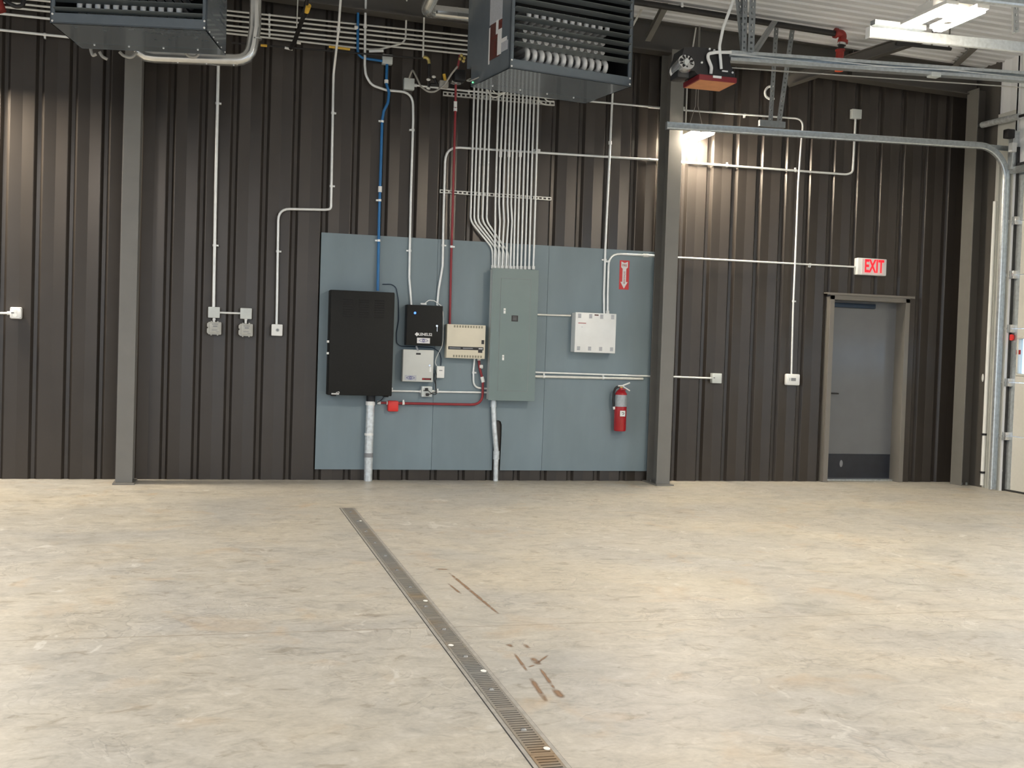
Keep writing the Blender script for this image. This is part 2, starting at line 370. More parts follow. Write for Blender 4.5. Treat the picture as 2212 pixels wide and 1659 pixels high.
# steel columns (I sections on base plates)
def column(xc, label):
    yb, yf, w, tf = -.13, -.42, .155, .012
    t = thing('steel_column', label, 'column', (xc, (yb+yf)/2, 0), 'wall columns')
    zt = roofz(xc)-.36
    MB().box(xc-w/2, xc+w/2, yf, yf+tf, .014, zt, .002).build('front_flange', 'column', t, smooth=False)
    MB().box(xc-w/2, xc+w/2, yb-tf, yb, .014, zt, .002).build('rear_flange', 'column', t, smooth=False)
    MB().box(xc-.004, xc+.004, yf+tf, yb-tf, .014, zt).build('web', 'column', t, smooth=False)
    MB().box(xc-.10, xc+.10, yf-.07, yb+.07, 0, .014, .002).build('base_plate', 'column', t, smooth=False)
    for sx in (-1, 1):
        for yy in (yf+.07, yb-.07): MB().lathe([(.011, 0), (.011, .022), (.006, .024)], (xc+sx*.05, yy, .014), 6).build('anchor_bolt', 'column', t)
cx1 = (P(249, 1045, -.42).x + P(285.5, 1044, -.42).x)/2
cx2 = (P(1419.4, 1046.5, -.42).x + P(1444.3, 1047, -.42).x)/2
column(cx1, 'bronze steel column left of the weatherproof boxes')
column(cx2, 'bronze steel column at the right edge of the grey plywood')
t = thing('corner_column', 'bronze steel column in the right corner beside the white garage door', 'column', (7.53, -.32, 0))
MB().box(7.44, 7.452, -.425, -.22, 0, 4.62, .002).build('inner_flange', 'column', t, smooth=False)
MB().box(7.452, 7.615, -.328, -.318, 0, 4.62).build('web', 'beam', t, smooth=False)  # darker beam colour stands in for the shade on the web
for k in (7.49, 7.56): MB().lathe([(.012, 0), (.012, .03), (.006, .034)], (k, -.36, 0), 6).build('anchor_bolt', 'galv', t)

# ------------------------------------------------------------------ exit door
d = struct('door_1', MB().box(DX0+.02, DX1-.02, .09, .135, .02, DZ-.03, .002), 'slab', smooth=False)
d['label'] = 'grey steel exit door under the lit exit sign'
MB().box(DX0+.03, DX1-.03, .082, .09, .03, .315, .002).build('kick_plate', 'kick', d, smooth=False)
MB().box(DX0+.06, DX0+.66, .055, .09, DZ-.115, DZ-.06, .008).build('door_closer', 'navy', d)
hd = MB().box(DX0+.075, DX0+.125, .075, .09, 1.0, 1.06, .004).build('lever_plate', 'black', d)
MB().tube([(DX0+.10, .08, 1.03), (DX0+.10, .04, 1.03), (DX0+.20, .036, 1.028)], .009, 10, .015).build('door_handle', 'black', d)
MB().box(DX0+.02, DX1-.02, .02, .12, .0, .02, .003).build('threshold', 'galv', d, smooth=False)
MB().sphere((DX0+.30, .081, .20), .03, (.7, .1, 1.4)).build('scuff_mark', 'label_grey', d)
tr = MB()
for (x0, x1) in ((DX0-.035, DX0+.022), (DX1-.022, DX1+.035)): tr.box(x0, x1, -.10, -.088, 0, DZ+.012, .002)
tr.box(DX0-.035, DX1+.035, -.10, -.088, DZ-.035, DZ+.03, .002)
tr.box(DX0-.012, DX0+.022, -.09, .15, 0, DZ); tr.box(DX1-.022, DX1+.012, -.09, .15, 0, DZ); tr.box(DX0, DX1, -.09, .15, DZ-.035, DZ)
tr.box(DX0-.04, DX0-.012, -.09, .0, 0, DZ); tr.box(DX1+.012, DX1+.04, -.09, .0, 0, DZ)
struct('trim_2', tr, 'frame', smooth=False)
struct('trim_3', MB().box(DX0-.085, DX1+.085, -.115, -.03, DZ+.03, DZ+.042).box(DX0-.085, DX1+.085, -.118, -.112, DZ+.018, DZ+.042), 'frame', smooth=False)

# ------------------------------------------------------------------ overhead doors on the right wall
g = thing('door_2', 'white sectional garage door with a small window at the right edge', None, (7.72, -2.7, 0)); g['kind'] = 'structure'
XD = XR+.065
WIN = [(-1.0-k*.9, -1.0-k*.9-.62) for k in range(4)]
for k in range(6):
    z0, z1 = .02+.607*k, .02+.607*(k+1)-.006
    mb = MB(); y0, y1 = O1
    if k != 2: mb.box(XD, XD+.05, y0, y1, z0, z1, .004)
    else:
        zs = (z0, 1.335, 1.725, z1)
        mb.box(XD, XD+.05, y0, y1, z0, zs[1], .003); mb.box(XD, XD+.05, y0, y1, zs[2], z1, .003)
        edges = [y1] + [v for w in WIN for v in w] + [y0]
        for a, b in zip(edges[0::2], edges[1::2]): mb.box(XD, XD+.05, b, a, zs[1], zs[2])
    pn = mb.build('door_section', 'gdoor', g, smooth=False)
    MB().box(XD-.004, XD+.004, O1[1]-.10, O1[1]-.005, z0, z1).build('end_stile', 'galv', pn, smooth=False)
    if k == 2:
        for (a, b) in WIN:
            fr = MB(); w = .028
            fr.box(XD-.012, XD+.01, b-w, a+w, 1.725, 1.725+w, .008).box(XD-.012, XD+.01, b-w, a+w, 1.335-w, 1.335, .008).box(XD-.012, XD+.01, a, a+w, 1.335, 1.725, .008).box(XD-.012, XD+.01, b-w, b, 1.335, 1.725, .008)
            fr.build('window_frame', 'gdoor', pn)
            MB().box(XD+.02, XD+.026, b, a, 1.335, 1.725).build('window_pane', 'glass', pn, smooth=False)
    if k: 
        hz = z0-.003
        h = MB().box(XR-.005, XD, O1[1]-.07, O1[1]-.01, hz-.045, hz+.045, .004).tube([(XR+.01, O1[1]-.08, hz), (XR+.01, O1[1]+.03, hz)], .012, 10)
        h.tube([(XR+.01, O1[1]+.03, hz), (XR+.01, O1[1]+.06, hz)], .026, 14); h.build('roller_hinge', 'chrome', g)
MB().box(XD-.005, XD+.06, O1[0], O1[1], -.0, .022, .004).build('bottom_seal', 'rubber', g, smooth=False)
MB().tube([(XD-.01, O1[1]-.035, 1.74), (XD-.03, O1[1]-.035, 1.74)], .035, 16).build('pull_handle', 'redbox', g)
MB().box(XD-.004, XD, O1[1]-.085, O1[1]-.05, 1.42, 1.68).build('paper_tag', 'paper', g, smooth=False)
MB().box(XD-.004, XD, O1[1]-.17, O1[1]-.09, 1.55, 1.60).build('warning_sticker', 'label_red', g, smooth=False)
MB().tube([(XD-.02, O1[1]-.05, 1.22), (XD-.05, O1[1]+.05, 1.20), (XD-.055, O1[1]+.06, .9), (XD-.05, O1[1]+.06, .45), (XD-.03, O1[1]-.0, .22)], .007, 8, .05).build('pull_rope', 'white', g)
struct('dark_gap_strip', MB().box(XR+.03, XR+.064, O1[1]-.012, O1[1]+.02, 0, OH), 'rubber', smooth=False)  # black strip added in place of the dark gap beside the door
# white jamb trim of the door opening
jb = MB(); jb.box(XR-.006, XR, -.86, -.565, 0, 4.3).box(XR-.035, XR, -.66, -.652, 0, OH+.1)
struct('trim_4', jb, 'jamb', smooth=False)
# horizontal + vertical tracks
def track(y, sgn, label, pa, pb, vertical=True):
    """C-shaped galvanised track: along the wall, round the bend and up the jamb"""
    pts = [Vector(pa), Vector(pb)]
    if vertical:
        xv = 7.555; r = .36; zb = pb[2]
        pts[1] = Vector((xv-r, y, zb))
        for k in range(1, 11):
            a = k/10*PI/2; pts.append(Vector((xv-r+r*math.sin(a), y, zb-r+r*math.cos(a))))
        pts.append(Vector((xv, y, .01)))
    def sweep(prof):
        mb = MB(); rows = []
        for i, p in enumerate(pts):
            tt = (pts[min(i+1, len(pts)-1)]-pts[max(i-1, 0)]).normalized(); n = Vector((tt.z, 0, -tt.x))  # towards below / room
            rows.append([p + Vector((0, sgn*a, 0)) + n*b for a, b in prof])
        mb.quadstrip(rows); return mb
    t = thing('door_track', label, 'track', (pa[0], y, pa[2]))
    h = .033
    o = sweep([(.042, -h), (.042, -h-.004), (0, -h-.004), (0, h), (.014, h+.006), (.036, h), (.042, h-.012), (.038, h-.012), (.034, h-.003), (.014, h+.002), (.004, h-.004), (.004, -h), (.042, -h)]).build('track_channel', 'galv', t)
    return t
T1a, T1b = P(1439, 272, -.80), P(2060, 310.5, -.80)
t1 = track(-.80, -1, 'galvanised garage door track running along the brown wall and curving down', (T1a.x, -.80, T1a.z), (T1b.x, -.80, T1b.z))
MB().box(T1a.x-.006, T1a.x, -.842, -.795, T1a.z-.04, T1a.z+.04).build('end_stop', 'galv', t1, smooth=False)
a_, b_ = P(2060, 298, -.76), P(2168, 322, -.76)
MB().box(a_.x, 7.6, -.775, -.765, b_.z-.02, b_.z+.035).build('track_brace', 'galv', t1, smooth=False)
MB().box(7.575, XR, -.742, -.736, 0.0, 3.72).build('track_bracket', 'galv', t1, smooth=False)
T2a, T2b = Fz(1877, 70, 3.78), Fz(2212, 113, 3.80)
sl = (T2b.z-T2a.z)/(T2b.x-T2a.x)
t2 = track(-4.5, 1, 'galvanised garage door track overhead passing under the lit twin-bar lamp', (T2a.x, -4.5, T2a.z), (7.2, -4.5, T2a.z+.06))
MB().box(T2a.x-.006, T2a.x, -4.51, -4.45, T2a.z-.04, T2a.z+.04).build('end_stop', 'white', t2, smooth=False)
MB().box(T2a.x, T2a.x+.42, -4.56, -4.50, T2a.z+.04, T2a.z+.075).build('hanger_plate', 'galv', t2, smooth=False)
t3 = track(-5.38, -1, 'galvanised garage door track at the top right corner edge of the ceiling', (3.55, -5.38, 3.79), (7.2, -5.38, 3.84), True)
dr = thing('door_3', 'raised white garage door lying overhead at the top right', None, (5.5, -7.2, 3.80)); dr['kind'] = 'structure'
for k in range(6): MB().box(3.55+k*.6, 3.55+k*.6+.594, -9.05, -5.44, 3.83+.01*k, 3.88+.01*k, .004).build('door_section', 'gdoor', dr, smooth=False)
# torsion shaft with its end plate
t = thing('torsion_shaft', 'silver torsion spring shaft above the closed garage door', 'shaft', (7.5, -1.6, 4.1))
MB().tube([Px(2109, 273, 7.5), Px(2130, 268, 7.5)], .028, 12).build('shaft_end', 'chrome', t)
sa, sb = Px(2122, 270, 7.5), Px(2203, 251, 7.5)
MB().tube([sa, sb], .036, 16).build('cable_drum', 'galv_pipe', t)
MB().tube([sb, sb+Vector((0, -2.6, -.01))], .016, 12).build('shaft', 'black_pipe', t)
q = Px(2180, 290, 7.5)
MB().box(7.44, 7.54, q.y-.05, q.y+.03, q.z-.05, q.z+.05, .01).build('bearing_block', 'black', t)
MB().box(7.54, XR, q.y-.02, q.y+.06, 3.62, 4.05, .003).build('end_plate', 'galv', t, smooth=False)
MB().box(7.5, 7.56, q.y-.06, q.y+.0, q.z-.20, q.z-.10).build('spring_cone', 'white', t)
q = Px(2198, 318, 7.6)
MB().box(7.59, XR, q.y-.02, q.y+.0, q.z-.20, q.z).box(7.59, XR, q.y-.28, q.y, q.z-.21, q.z-.18).build('header_bracket', 'black', t, smooth=False)
q = Px(2212, 372, 7.6)
MB().box(7.56, XR, -2.6, -.86, 3.575, 3.645).build('top_strut', 'galv', t, smooth=False)
# round post standing for the white jamb with its black bands
t = thing('jamb_cover', 'white garage door jamb cover strapped with black bands', 'pipe', (7.585, -.615, 0))
MB().tube([(7.585, -.608, .03), (7.585, -.608, 1.45), (7.59, -.605, 3.3)], .022, 14).build('pipe', 'white', t)
for z in (.18, .62): MB().tube([(7.585, -.608, z-.012), (7.585, -.608, z+.012)], .03, 14).box(7.575, 7.595, -.60, -.56, z-.008, z+.008).build('strap', 'black', t)
tag(MB().sphere((7.612, -.50, 1.27), .03, (.25, .6, 1.6)).build('wall_clip', 'white'), 'small white oval clip on the corner beside the garage door jamb', 'clip')

# ------------------------------------------------------------------ plywood backboard
PY0, PY1 = -.056, -.0375
px = [0, 1.219, 2.438, 3.658]; pz0, pz1 = .113, 2.551
notch = [(2.02, .113), (2.02, .60), (2.03, .66), (2.055, .69), (2.085, .68), (2.10, .65), (2.11, .113)]
xa, xb = P(1063, 1018, PY0).x, P(1081, 1018, PY0).x; xt = P(1084, 920, PY0).x; zt = P(1076, 908, PY0).z
for i in range(3):
    a, b = px[i]+.0015, px[i+1]-.0015
    if i == 1: poly = [(a, pz0)] + [(P(u, v, PY0).x, P(u, v, PY0).z if v < 1017 else pz0) for u, v in ((1062.5, 1018), (1064.5, 965), (1066, 918), (1068, 911), (1072, 908), (1078, 908), (1082, 911), (1084, 918), (1083.5, 940), (1079.5, 1018))] + [(b, pz0), (b, pz1), (a, pz1)]
    else: poly = [(a, pz0), (b, pz0), (b, pz1), (a, pz1)]
    tag(MB().prism(poly, PY0, PY1).build('plywood_sheet', 'ply', smooth=False), ['grey painted plywood sheet behind the tall black cabinet', 'grey painted plywood sheet notched for the conduit below the breaker panel', 'grey painted plywood sheet behind the fire extinguisher and white box'][i], 'plywood board', 'plywood backboard')

# ------------------------------------------------------------------ conduits
def sp(pt, r, Yd=None):
    return P(pt[0], pt[1], pt[2] if len(pt) > 2 else (Yd if Yd is not None else -.062-r))
def conduit(name, label, cat, pts, r, m='emt', fillet=.12, group=None, straps=(), couple=(), ends=(), Y=None, strap_side=1, cm='emt'):
    w = [sp(p, r, Y) for p in pts]
    c = sum(w, Vector())/len(w); t = thing(name, label, cat, (c.x, c.y, min(p.z for p in w)), group)
    MB().tube(w, r, 12, fillet).build('pipe', m, t)
    def near(pt):
        q = sp(pt, r, Y); best = None
        for a, b in zip(w, w[1:]):
            d = b-a; k = max(0, min(1, (q-a).dot(d)/max(d.length_squared, 1e-9))); x = a+d*k
            if best is None or (x-q).length < best[0]: best = ((x-q).length, x, d.normalized())
        return best[1], best[2]
    for s in straps:
        x, d = near(s); side = Vector((1, 0, 0)) if abs(d.z) > .6 else Vector((0, 0, -1)); ss = s[2] if len(s) > 2 else strap_side
        mb = MB().tube([x-d*.011, x+d*.011], r+.005, 12)
        e = x + side*ss*(r+.022)
        mb.box(min(x.x, e.x)-(.008 if abs(side.z) > .5 else 0), max(x.x, e.x)+(.008 if abs(side.z) > .5 else 0), x.y-.002, min(-.036, x.y+r+.02), min(x.z, e.z)-(.008 if abs(side.x) > .5 else 0), max(x.z, e.z)+(.008 if abs(side.x) > .5 else 0))
        mb.build('strap', cm if cm != 'emt' else 'emt', t)
    for s in couple:
        x, d = near(s); MB().tube([x-d*.03, x+d*.03], r+.006, 12).build('coupling', 'white', t)
    for e in ends:
        x = w[e]; d = (w[1]-w[0]).normalized() if e == 0 else (w[-2]-w[-1]).normalized()
        MB().tube([x, x+d*.035], r+.007, 12).build('connector', 'white', t)
    return t
E1, E2, E3 = .0105, .013, .018
conduit('conduit', 'pale conduit stub feeding the outlet box at the left edge', 'conduit', [(-40, 676.5), (24, 676.5)], E1, ends=(1,))
conduit('conduit', 'thick white conduit dropping to the pair of weatherproof boxes', 'conduit', [(474.5, 40), (472.5, 100), (466, 400), (461.5, 664)], .0155, straps=((469, 223), (463, 530)), ends=(1,))
conduit('conduit', 'short horizontal conduit between the two square junction boxes', 'conduit', [(474, 675.3), (520, 676.8)], E1)
conduit('conduit', 'white conduit jogging left down to the small receptacle left of the plywood', 'conduit', [(737, -20, -.5), (731, 68, -.35), (720.5, 160), (715, 452), (700, 453), (601.5, 451), (597.5, 702)], E2, straps=((718.7, 244), (715.5, 402), (600, 543)), ends=(1,))
conduit('conduit', 'blue conduit dropping from the pale box to the tall black cabinet', 'conduit', [(836, 139, -.09), (834.5, 180, -.125), (840.5, 200, -.13), (838, 222, -.125), (829, 240, -.10), (825.5, 262, -.08), (819, 470, -.08), (816, 628, -.10)], .0145, 'blue', .10, straps=((826, 262), (820, 433), (818, 520)), couple=((821, 409),), ends=(1,), strap_side=-1)
conduit('conduit', 'blue conduit coming down from the roof and turning into the pale box', 'conduit', [(774, -20, -.16), (773, 60, -.105), (772.5, 124, -.10), (828, 132, -.085)], .0135, 'blue', .09, couple=((774, 10),), ends=(1,))
conduit('conduit', 'white conduit from the roof curving down to the small black cabinet, left side', 'conduit', [(790.5, -20, -.2), (789, 60, -.13), (788, 140, -.10), (790, 162, -.10), (802, 184, -.10), (836, 195, -.10), (892, 200, -.085), (892.5, 260, -.075), (887, 440), (884, 600), (888.5, 660)], E2, fillet=.16, straps=((890, 240, -1), (885, 524, -1)), ends=(1,))
conduit('conduit', 'white conduit ending on the right top of the small black cabinet', 'conduit', [(1429, 346.2, -.051), (1163, 329.6, -.051), (962.5, 317, -.051), (958.5, 450, -.06), (956, 575), (947.5, 625), (944, 660)], E2, fillet=.16, straps=((1210, 332, -1), (956.5, 530)), ends=(1,))
conduit('conduit', 'white conduit sagging right of the column and rising to a pale box', 'conduit', [(1400, 344, -.052), (1466, 350, -.052), (1830, 377, -.058), (1842, 372, -.06), (1848, 254, -.07)], E2, fillet=.18, straps=((1655, 361, -1), (1812, 374, -1)), ends=(1,))
conduit('conduit', 'white conduit down to the thermostat beside the exit door', 'conduit', [(1400, 231.5, -.08), (1476, 238, -.08), (1736, 257, -.085), (1731, 300, -.09), (1724, 400, -.096), (1717.3, 573, -.096), (1713, 671, -.085), (1709.5, 810, -.075)], E1, fillet=.14, straps=((1608, 248), (1713, 657, 1)), ends=(1,))
conduit('conduit', 'white horizontal conduit passing behind the right heater', 'conduit', [(893, 184), (1000, 195.5), (1280, 219.5), (1429, 233)], E1, straps=((1013, 199),), ends=(0,))
conduit('conduit', 'white conduit dropping from behind the right heater to the white box', 'conduit', [(1323.5, 195), (1318, 312), (1310.3, 480), (1307.3, 544), (1304.4, 635), (1304.8, 678)], E2, fillet=.3, straps=((1307, 544, -1),), ends=(1,))
conduit('conduit', 'white conduit rising from the white box and turning right to the column', 'conduit', [(1312.3, 678), (1312.7, 635), (1315, 547.5), (1418, 553)], E2, fillet=.14, straps=((1351, 550, -1),), couple=((1395, 551.5),), ends=(0,))
conduit('conduit', 'long horizontal conduit running to the lit exit sign', 'conduit', [(1412, 553), (1462, 556), (1853, 577)], E1, straps=((1750, 571),))
conduit('conduit', 'short pale conduit between breaker panel and white box', 'conduit', [(1156, 679.5), (1233, 682)], E1, 'emt_dull')
conduit('conduit', 'upper of two horizontal conduits right of the breaker panel', 'conduit', [(1150, 804), (1412, 813)], E1)
conduit('conduit', 'thicker lower horizontal conduit right of the breaker panel ending above the extinguisher', 'conduit', [(1150, 813), (1389, 818.5)], .0145, 'emt_dull', straps=((1231, 814.5, -1), (1368, 818, -1)))
conduit('conduit', 'short horizontal conduit from the column to the outlet box right of it', 'conduit', [(1404, 813), (1452, 813.8), (1541, 817)], E1, ends=(1,))
conduit('conduit', 'white conduit between the tall black cabinet and the double receptacle', 'conduit', [(843, 844), (914, 845.8)], E1, straps=((878, 845, -1),), ends=(1,))
conduit('conduit', 'white conduit between the double receptacle and the breaker panel', 'conduit', [(931, 846), (1056, 848)], E1, straps=((984.5, 847, -1),), ends=(0,))
conduit('conduit', 'white conduit curving from under the beige panel into the breaker panel', 'conduit', [(1025.5, 772), (1022.5, 800), (1023, 838), (1056, 839.5)], E1, fillet=.13, straps=((1022.5, 805),))
conduit('conduit', 'dark red conduit dropping from the heater piping to the beige panel', 'conduit', [(984.5, 182, -.16), (983.5, 240, -.10), (978.5, 430, -.10), (974.5, 560, -.08), (971.5, 700, -.08)], .0125, 'red', fillet=.2, straps=((975.5, 533),), couple=((984.5, 225),), ends=(1,))
conduit('conduit', 'dark red conduit from under the beige panel curving down and left to the red box', 'conduit', [(1034.5, 772), (1035.5, 792, -.09), (1043, 822, -.102), (1042.5, 874.5, -.10), (857, 871, -.09)], .0135, 'red', fillet=.14, straps=((902, 871, -1),), couple=((1042, 820),), ends=(0, 1))
conduit('conduit', 'short dark red conduit left of the red box', 'conduit', [(815, 869.5), (842, 870.5)], .0125, 'red', ends=(0, 1))
t = conduit('pipe_riser', 'thick galvanised sleeve rising from the floor under the black cabinet', 'pipe', [(800.5, 868), (797, 960), (795, 1039)], .044, 'galv_pipe', .4, Y=-.105)
q = P(800, 871, -.105); MB().tube([q+Vector((0, 0, -.02)), q+Vector((0, 0, .02))], .049, 18).build('collar', 'white', t)
q = P(797, 938, -.105); MB().tube([q+Vector((0, 0, -.012)), q+Vector((0, 0, .012))], .047, 18).build('torn_wrap', 'white', t)
q = P(796, 983, -.105); MB().tube([q+Vector((0, 0, -.022)), q+Vector((0, 0, .022))], .046, 18).build('grey_band', 'label_grey', t)
a, b = P(801, 868, -.105), P(801, 850, -.105)
tag(MB().tube([a, b], .046, 18).build('rubber_sleeve', 'black'), 'black sleeve joining the black cabinet to the thick galvanised sleeve', 'sleeve')
t = conduit('conduit', 'thick galvanised conduit from the breaker panel down to the floor', 'conduit', [(1066, 858), (1066, 880), (1067.5, 920), (1072, 975), (1071.5, 1000), (1070.5, 1039)], .0275, 'galv_pipe', .3, Y=-.095)
q = P(1072, 983, -.095); MB().tube([q+Vector((0, 0, -.045)), q+Vector((0, 0, .045))], .034, 16).build('coupling', 'galv_pipe', t)
q = P(1066, 873, -.095); MB().tube([q+Vector((0, 0, -.03)), q+Vector((0, 0, .03))], .033, 16).build('connector', 'galv_pipe', t)
# bank of vertical conduits between the heater and the breaker panel
ORD = ['first', 'second', 'third', 'fourth', 'fifth', 'sixth', 'seventh', 'eighth', 'ninth', 'tenth', 'eleventh']
top = [1024, 1033, 1041.5, 1051, 1059.5]; mid = [1019.7, 1027.6, 1036.2, 1045.6, 1054.6]; bot = [1064.2, 1073, 1081, 1090, 1098.5]
for i in range(5):
    conduit('conduit', f'{ORD[i]} from left of the five conduits bending in behind the bank above the breaker panel', 'conduit',
            [(top[i]+2.6, 130), (top[i], 203), (mid[i], 360), (mid[i]-3.4, 478), (bot[i]-.5, 536+i*2.5), (bot[i], 580)], .0105, fillet=.16, Y=-.078, group='conduits bending behind the bank', ends=(5,))
top = [1077.5, 1087.6, 1095.8, 1104, 1112.2, 1121.2, 1129.6, 1137.8, 1146, 1154.2, 1163.4]
mid = [1072.3, 1080.3, 1089.4, 1098.4, 1106.4, 1115, 1123, 1131.7, 1140.4, 1149, 1158.5]
bot = [1068.6, 1076.6, 1085, 1093.5, 1102.5, 1109.6, 1117.3, 1125.7, 1134, 1142.6, 1152]
for i in range(11):
    pts = [(top[i]+2.6, 130), (top[i], 203), (mid[i], 360), (mid[i]-2.2, 440)]
    pts += [(mid[i]-.4, 478), (bot[i]+1.6, 520)] if 1 <= i <= 4 else []
    conduit('conduit', f'{ORD[i]} from left of the eleven straight conduits entering the top of the breaker panel', 'conduit', pts + [(bot[i], 582)], .0108, fillet=.2, Y=-.108, group='straight conduits over the breaker panel', couple=(((mid[i]+.5, 333),) if i in (1, 3, 6) else ()), ends=(len(pts),))
# horizontal conduit bundle high on the wall
L_ = [(-40, -13.5), (-40, -4.6), (-40, 7), (-40, 16), (-40, 26.3)]
yl = [23.5, 33, 44, 55.5, 65]; yr = [75.4, 86.6, 95.5, 106.5, 115.5]
for i in range(5):
    s = (yr[i]-yl[i])/(992-497)
    conduit('conduit', f'{ORD[i]} from the top of the parallel conduits high on the wall between the heaters', 'conduit', [(-60, yl[i]-s*557), (497, yl[i]), (992, yr[i]), (1010, yr[i]+1.9)], .0105, 'emt_dull', group='parallel conduits high on the wall', straps=((574, yl[i]+s*77+1, 1),))
conduit('conduit', 'lowest of the parallel conduits, turning up to the roof at its right end', 'conduit', [(300, 50.5), (497, 72.5), (570, 80.5), (800, 107), (822, 106.5), (876, 92), (877, 60), (879, -20, -.2)], .0105, 'emt_dull', fillet=.2)
conduit('conduit', 'single pale conduit under the bundle left of the left heater', 'conduit', [(-60, 58.5), (150, 80.5), (230, 89)], .0125, straps=((97, 75),))
conduit('conduit', 'pale conduit crossing high at the left edge above the single conduit', 'conduit', [(-60, 23), (110, 41), (160, 46)], .0125)
tag(MB().tube([P(797, 110.5, -.1), P(828, 109.5, -.1)], .016, 12, 0).build('conduit_fitting', 'emt'), 'pale pull fitting at the end of the high conduits beside the blue conduit', 'conduit fitting')
# strut rails behind the conduit bank
def strut(name, label, xa, ya, xb, yb, h, Y, slots=True):
    a, b = P(xa, ya, Y), P(xb, yb, Y); L = b.x-a.x
    mb = MB(); z0 = (a.z+b.z)/2
    mb.box(a.x, b.x, Y, Y+.004, z0+h*.22, z0+h/2); mb.box(a.x, b.x, Y, Y+.004, z0-h/2, z0-h*.22)
    n = int(L/.048)
    for i in range(n+1):
        x = a.x+L*i/n; mb.box(max(a.x, x-.009), min(b.x, x+.009), Y, Y+.004, z0-h*.22, z0+h*.22)
    mb.box(a.x, b.x, Y, -.037, z0+h/2-.003, z0+h/2).box(a.x, b.x, Y, -.037, z0-h/2, z0-h/2+.003)
    return tag(mb.build(name, 'emt_dull', smooth=False), label, 'strut channel')
strut('strut_channel', 'slotted strut rail across the conduit bank above the breaker panel', 950, 412.5, 1191, 430, .041, -.052)
strut('strut_channel', 'strut rail behind the conduit bank just under the right heater', 957, 203, 1198, 223, .05, -.052)

# ------------------------------------------------------------------ wall boxes
def box4(name, label, px4, Yf=-.105, m='pale_box', Yb=-.037, bev=.006, cat='junction box', group=None):
    x0, x1, z0, z1 = rect2(*px4, Yf); o = MB().box(x0, x1, Yf, Yb, z0, z1, bev).build(name, m); tag(o, label, cat, group); return o, (x0, x1, z0, z1)
def front(o, name, m, x0, x1, z0, z1, Y, th=.002, bev=0.): return MB().box(x0, x1, Y-th, Y+.0005, z0, z1, bev).build(name, m, o, smooth=bool(bev))
def outlet(o, r, Y, dark=False):
    x0, x1, z0, z1 = r; w, h = x1-x0, z1-z0; cx, cz = (x0+x1)/2, (z0+z1)/2
    for s in (1, -1):
        f = MB().prism([(cx-w*.05+w*.18*math.cos(k*PI/8), cz+s*h*.19+h*.15*math.sin(k*PI/8)) for k in range(16)], Y-.004, Y).build('receptacle_face', 'white', o)
    front(o, 'cover_slot', 'label_black', x0+w*.12, x0+w*.36, cz-.004, cz+.004, Y, .003)
    for sx in (.1, .9):
        for sz in (.1, .9): MB().tube([(x0+w*sx, Y, z0+h*sz), (x0+w*sx, Y-.003, z0+h*sz)], .004, 8).build('cover_screw', 'label_grey', o)
o, r = box4('outlet_box', 'white outlet box near the left edge of the brown wall', (21, 663.5, 46.5, 688.5), -.105, 'white', bev=.012, cat='outlet box'); outlet(o, r, -.105)
jg = 'square junction boxes'
box4('junction_box', 'pale square junction box above the left weatherproof box', (449.5, 663, 475, 686.5), -.10, 'pale_box', group=jg)
box4('junction_box', 'pale square junction box above the right weatherproof box', (519, 665.5, 544, 689), -.10, 'pale_box', group=jg)
for i, (nx, wx) in enumerate(((462.5, (447, 695.5, 478, 722.5)), (531, (515.5, 699.5, 546, 726)))):
    tag(MB().tube([P(nx, 685.5, -.075), P(nx-.4, 699, -.075)], .012, 12).tube([P(nx, 688, -.075), P(nx, 692, -.075)], .016, 12).build('conduit_nipple', 'white'), ['short nipple joining the left junction box to its weatherproof box', 'short nipple joining the right junction box to its weatherproof box'][i], 'conduit fitting', 'conduit nipples')
    x0, x1, z0, z1 = rect2(*wx, -.11); w, h = x1-x0, z1-z0
    t = thing('weatherproof_box', ['left of the two grey weatherproof outlet boxes with latched covers', 'right of the two grey weatherproof outlet boxes with latched covers'][i], 'outlet box', ((x0+x1)/2, -.07, z0), 'weatherproof boxes')
    c = .018
    MB().prism([(x0+c, z0), (x1-.006, z0), (x1, z0+.006), (x1, z1-.006), (x1-.006, z1), (x0+c, z1), (x0, z1-c), (x0, z1-h*.38), (x0+.01, z1-h*.42), (x0+.01, z1-h*.50), (x0, z1-h*.54), (x0, z0+c)], -.11, -.037).build('housing', 'wp_box', t, smooth=False)
    MB().box(x0+.024, x1-.010, -.118, -.108, z0+.012, z1-.012, .006).build('cover', 'wp_box', t)
    for fx in (.3, .75):
        MB().box(x0+w*fx-.008, x0+w*fx+.008, -.10, -.08, z1, z1+.010, .003).build('latch', 'wp_box', t); MB().box(x0+w*fx-.008, x0+w*fx+.008, -.10, -.08, z0-.010, z0, .003).build('latch', 'wp_box', t)
    for (a, b, zf, th) in ((.34, .78, .82, .006), (.42, .72, .66, .012), (.34, .72, .36, .006), (.62, .86, .22, .005)): front(t, 'cover_print', 'label_grey', x0+w*a, x0+w*b, z0+h*zf-th/2, z0+h*zf+th/2, -.118, .0006)
o, r = box4('receptacle_box', 'white single receptacle box left of the grey plywood', (586.5, 700.5, 610.5, 725.5), -.105, 'white', bev=.008, cat='outlet box')
x0, x1, z0, z1 = r; front(o, 'cover_plate', 'white', x0+.022, x1-.018, z0+.002, z1-.002, -.107, .003, .001)
MB().tube([((x0+x1)/2+.004, -.108, (z0+z1)/2), ((x0+x1)/2+.004, -.112, (z0+z1)/2)], .02, 18).build('receptacle_face', 'pale_box', o)
MB().tube([((x0+x1)/2+.004, -.1115, (z0+z1)/2), ((x0+x1)/2+.004, -.1125, (z0+z1)/2)], .013, 14).build('socket_slot', 'label_grey', o)
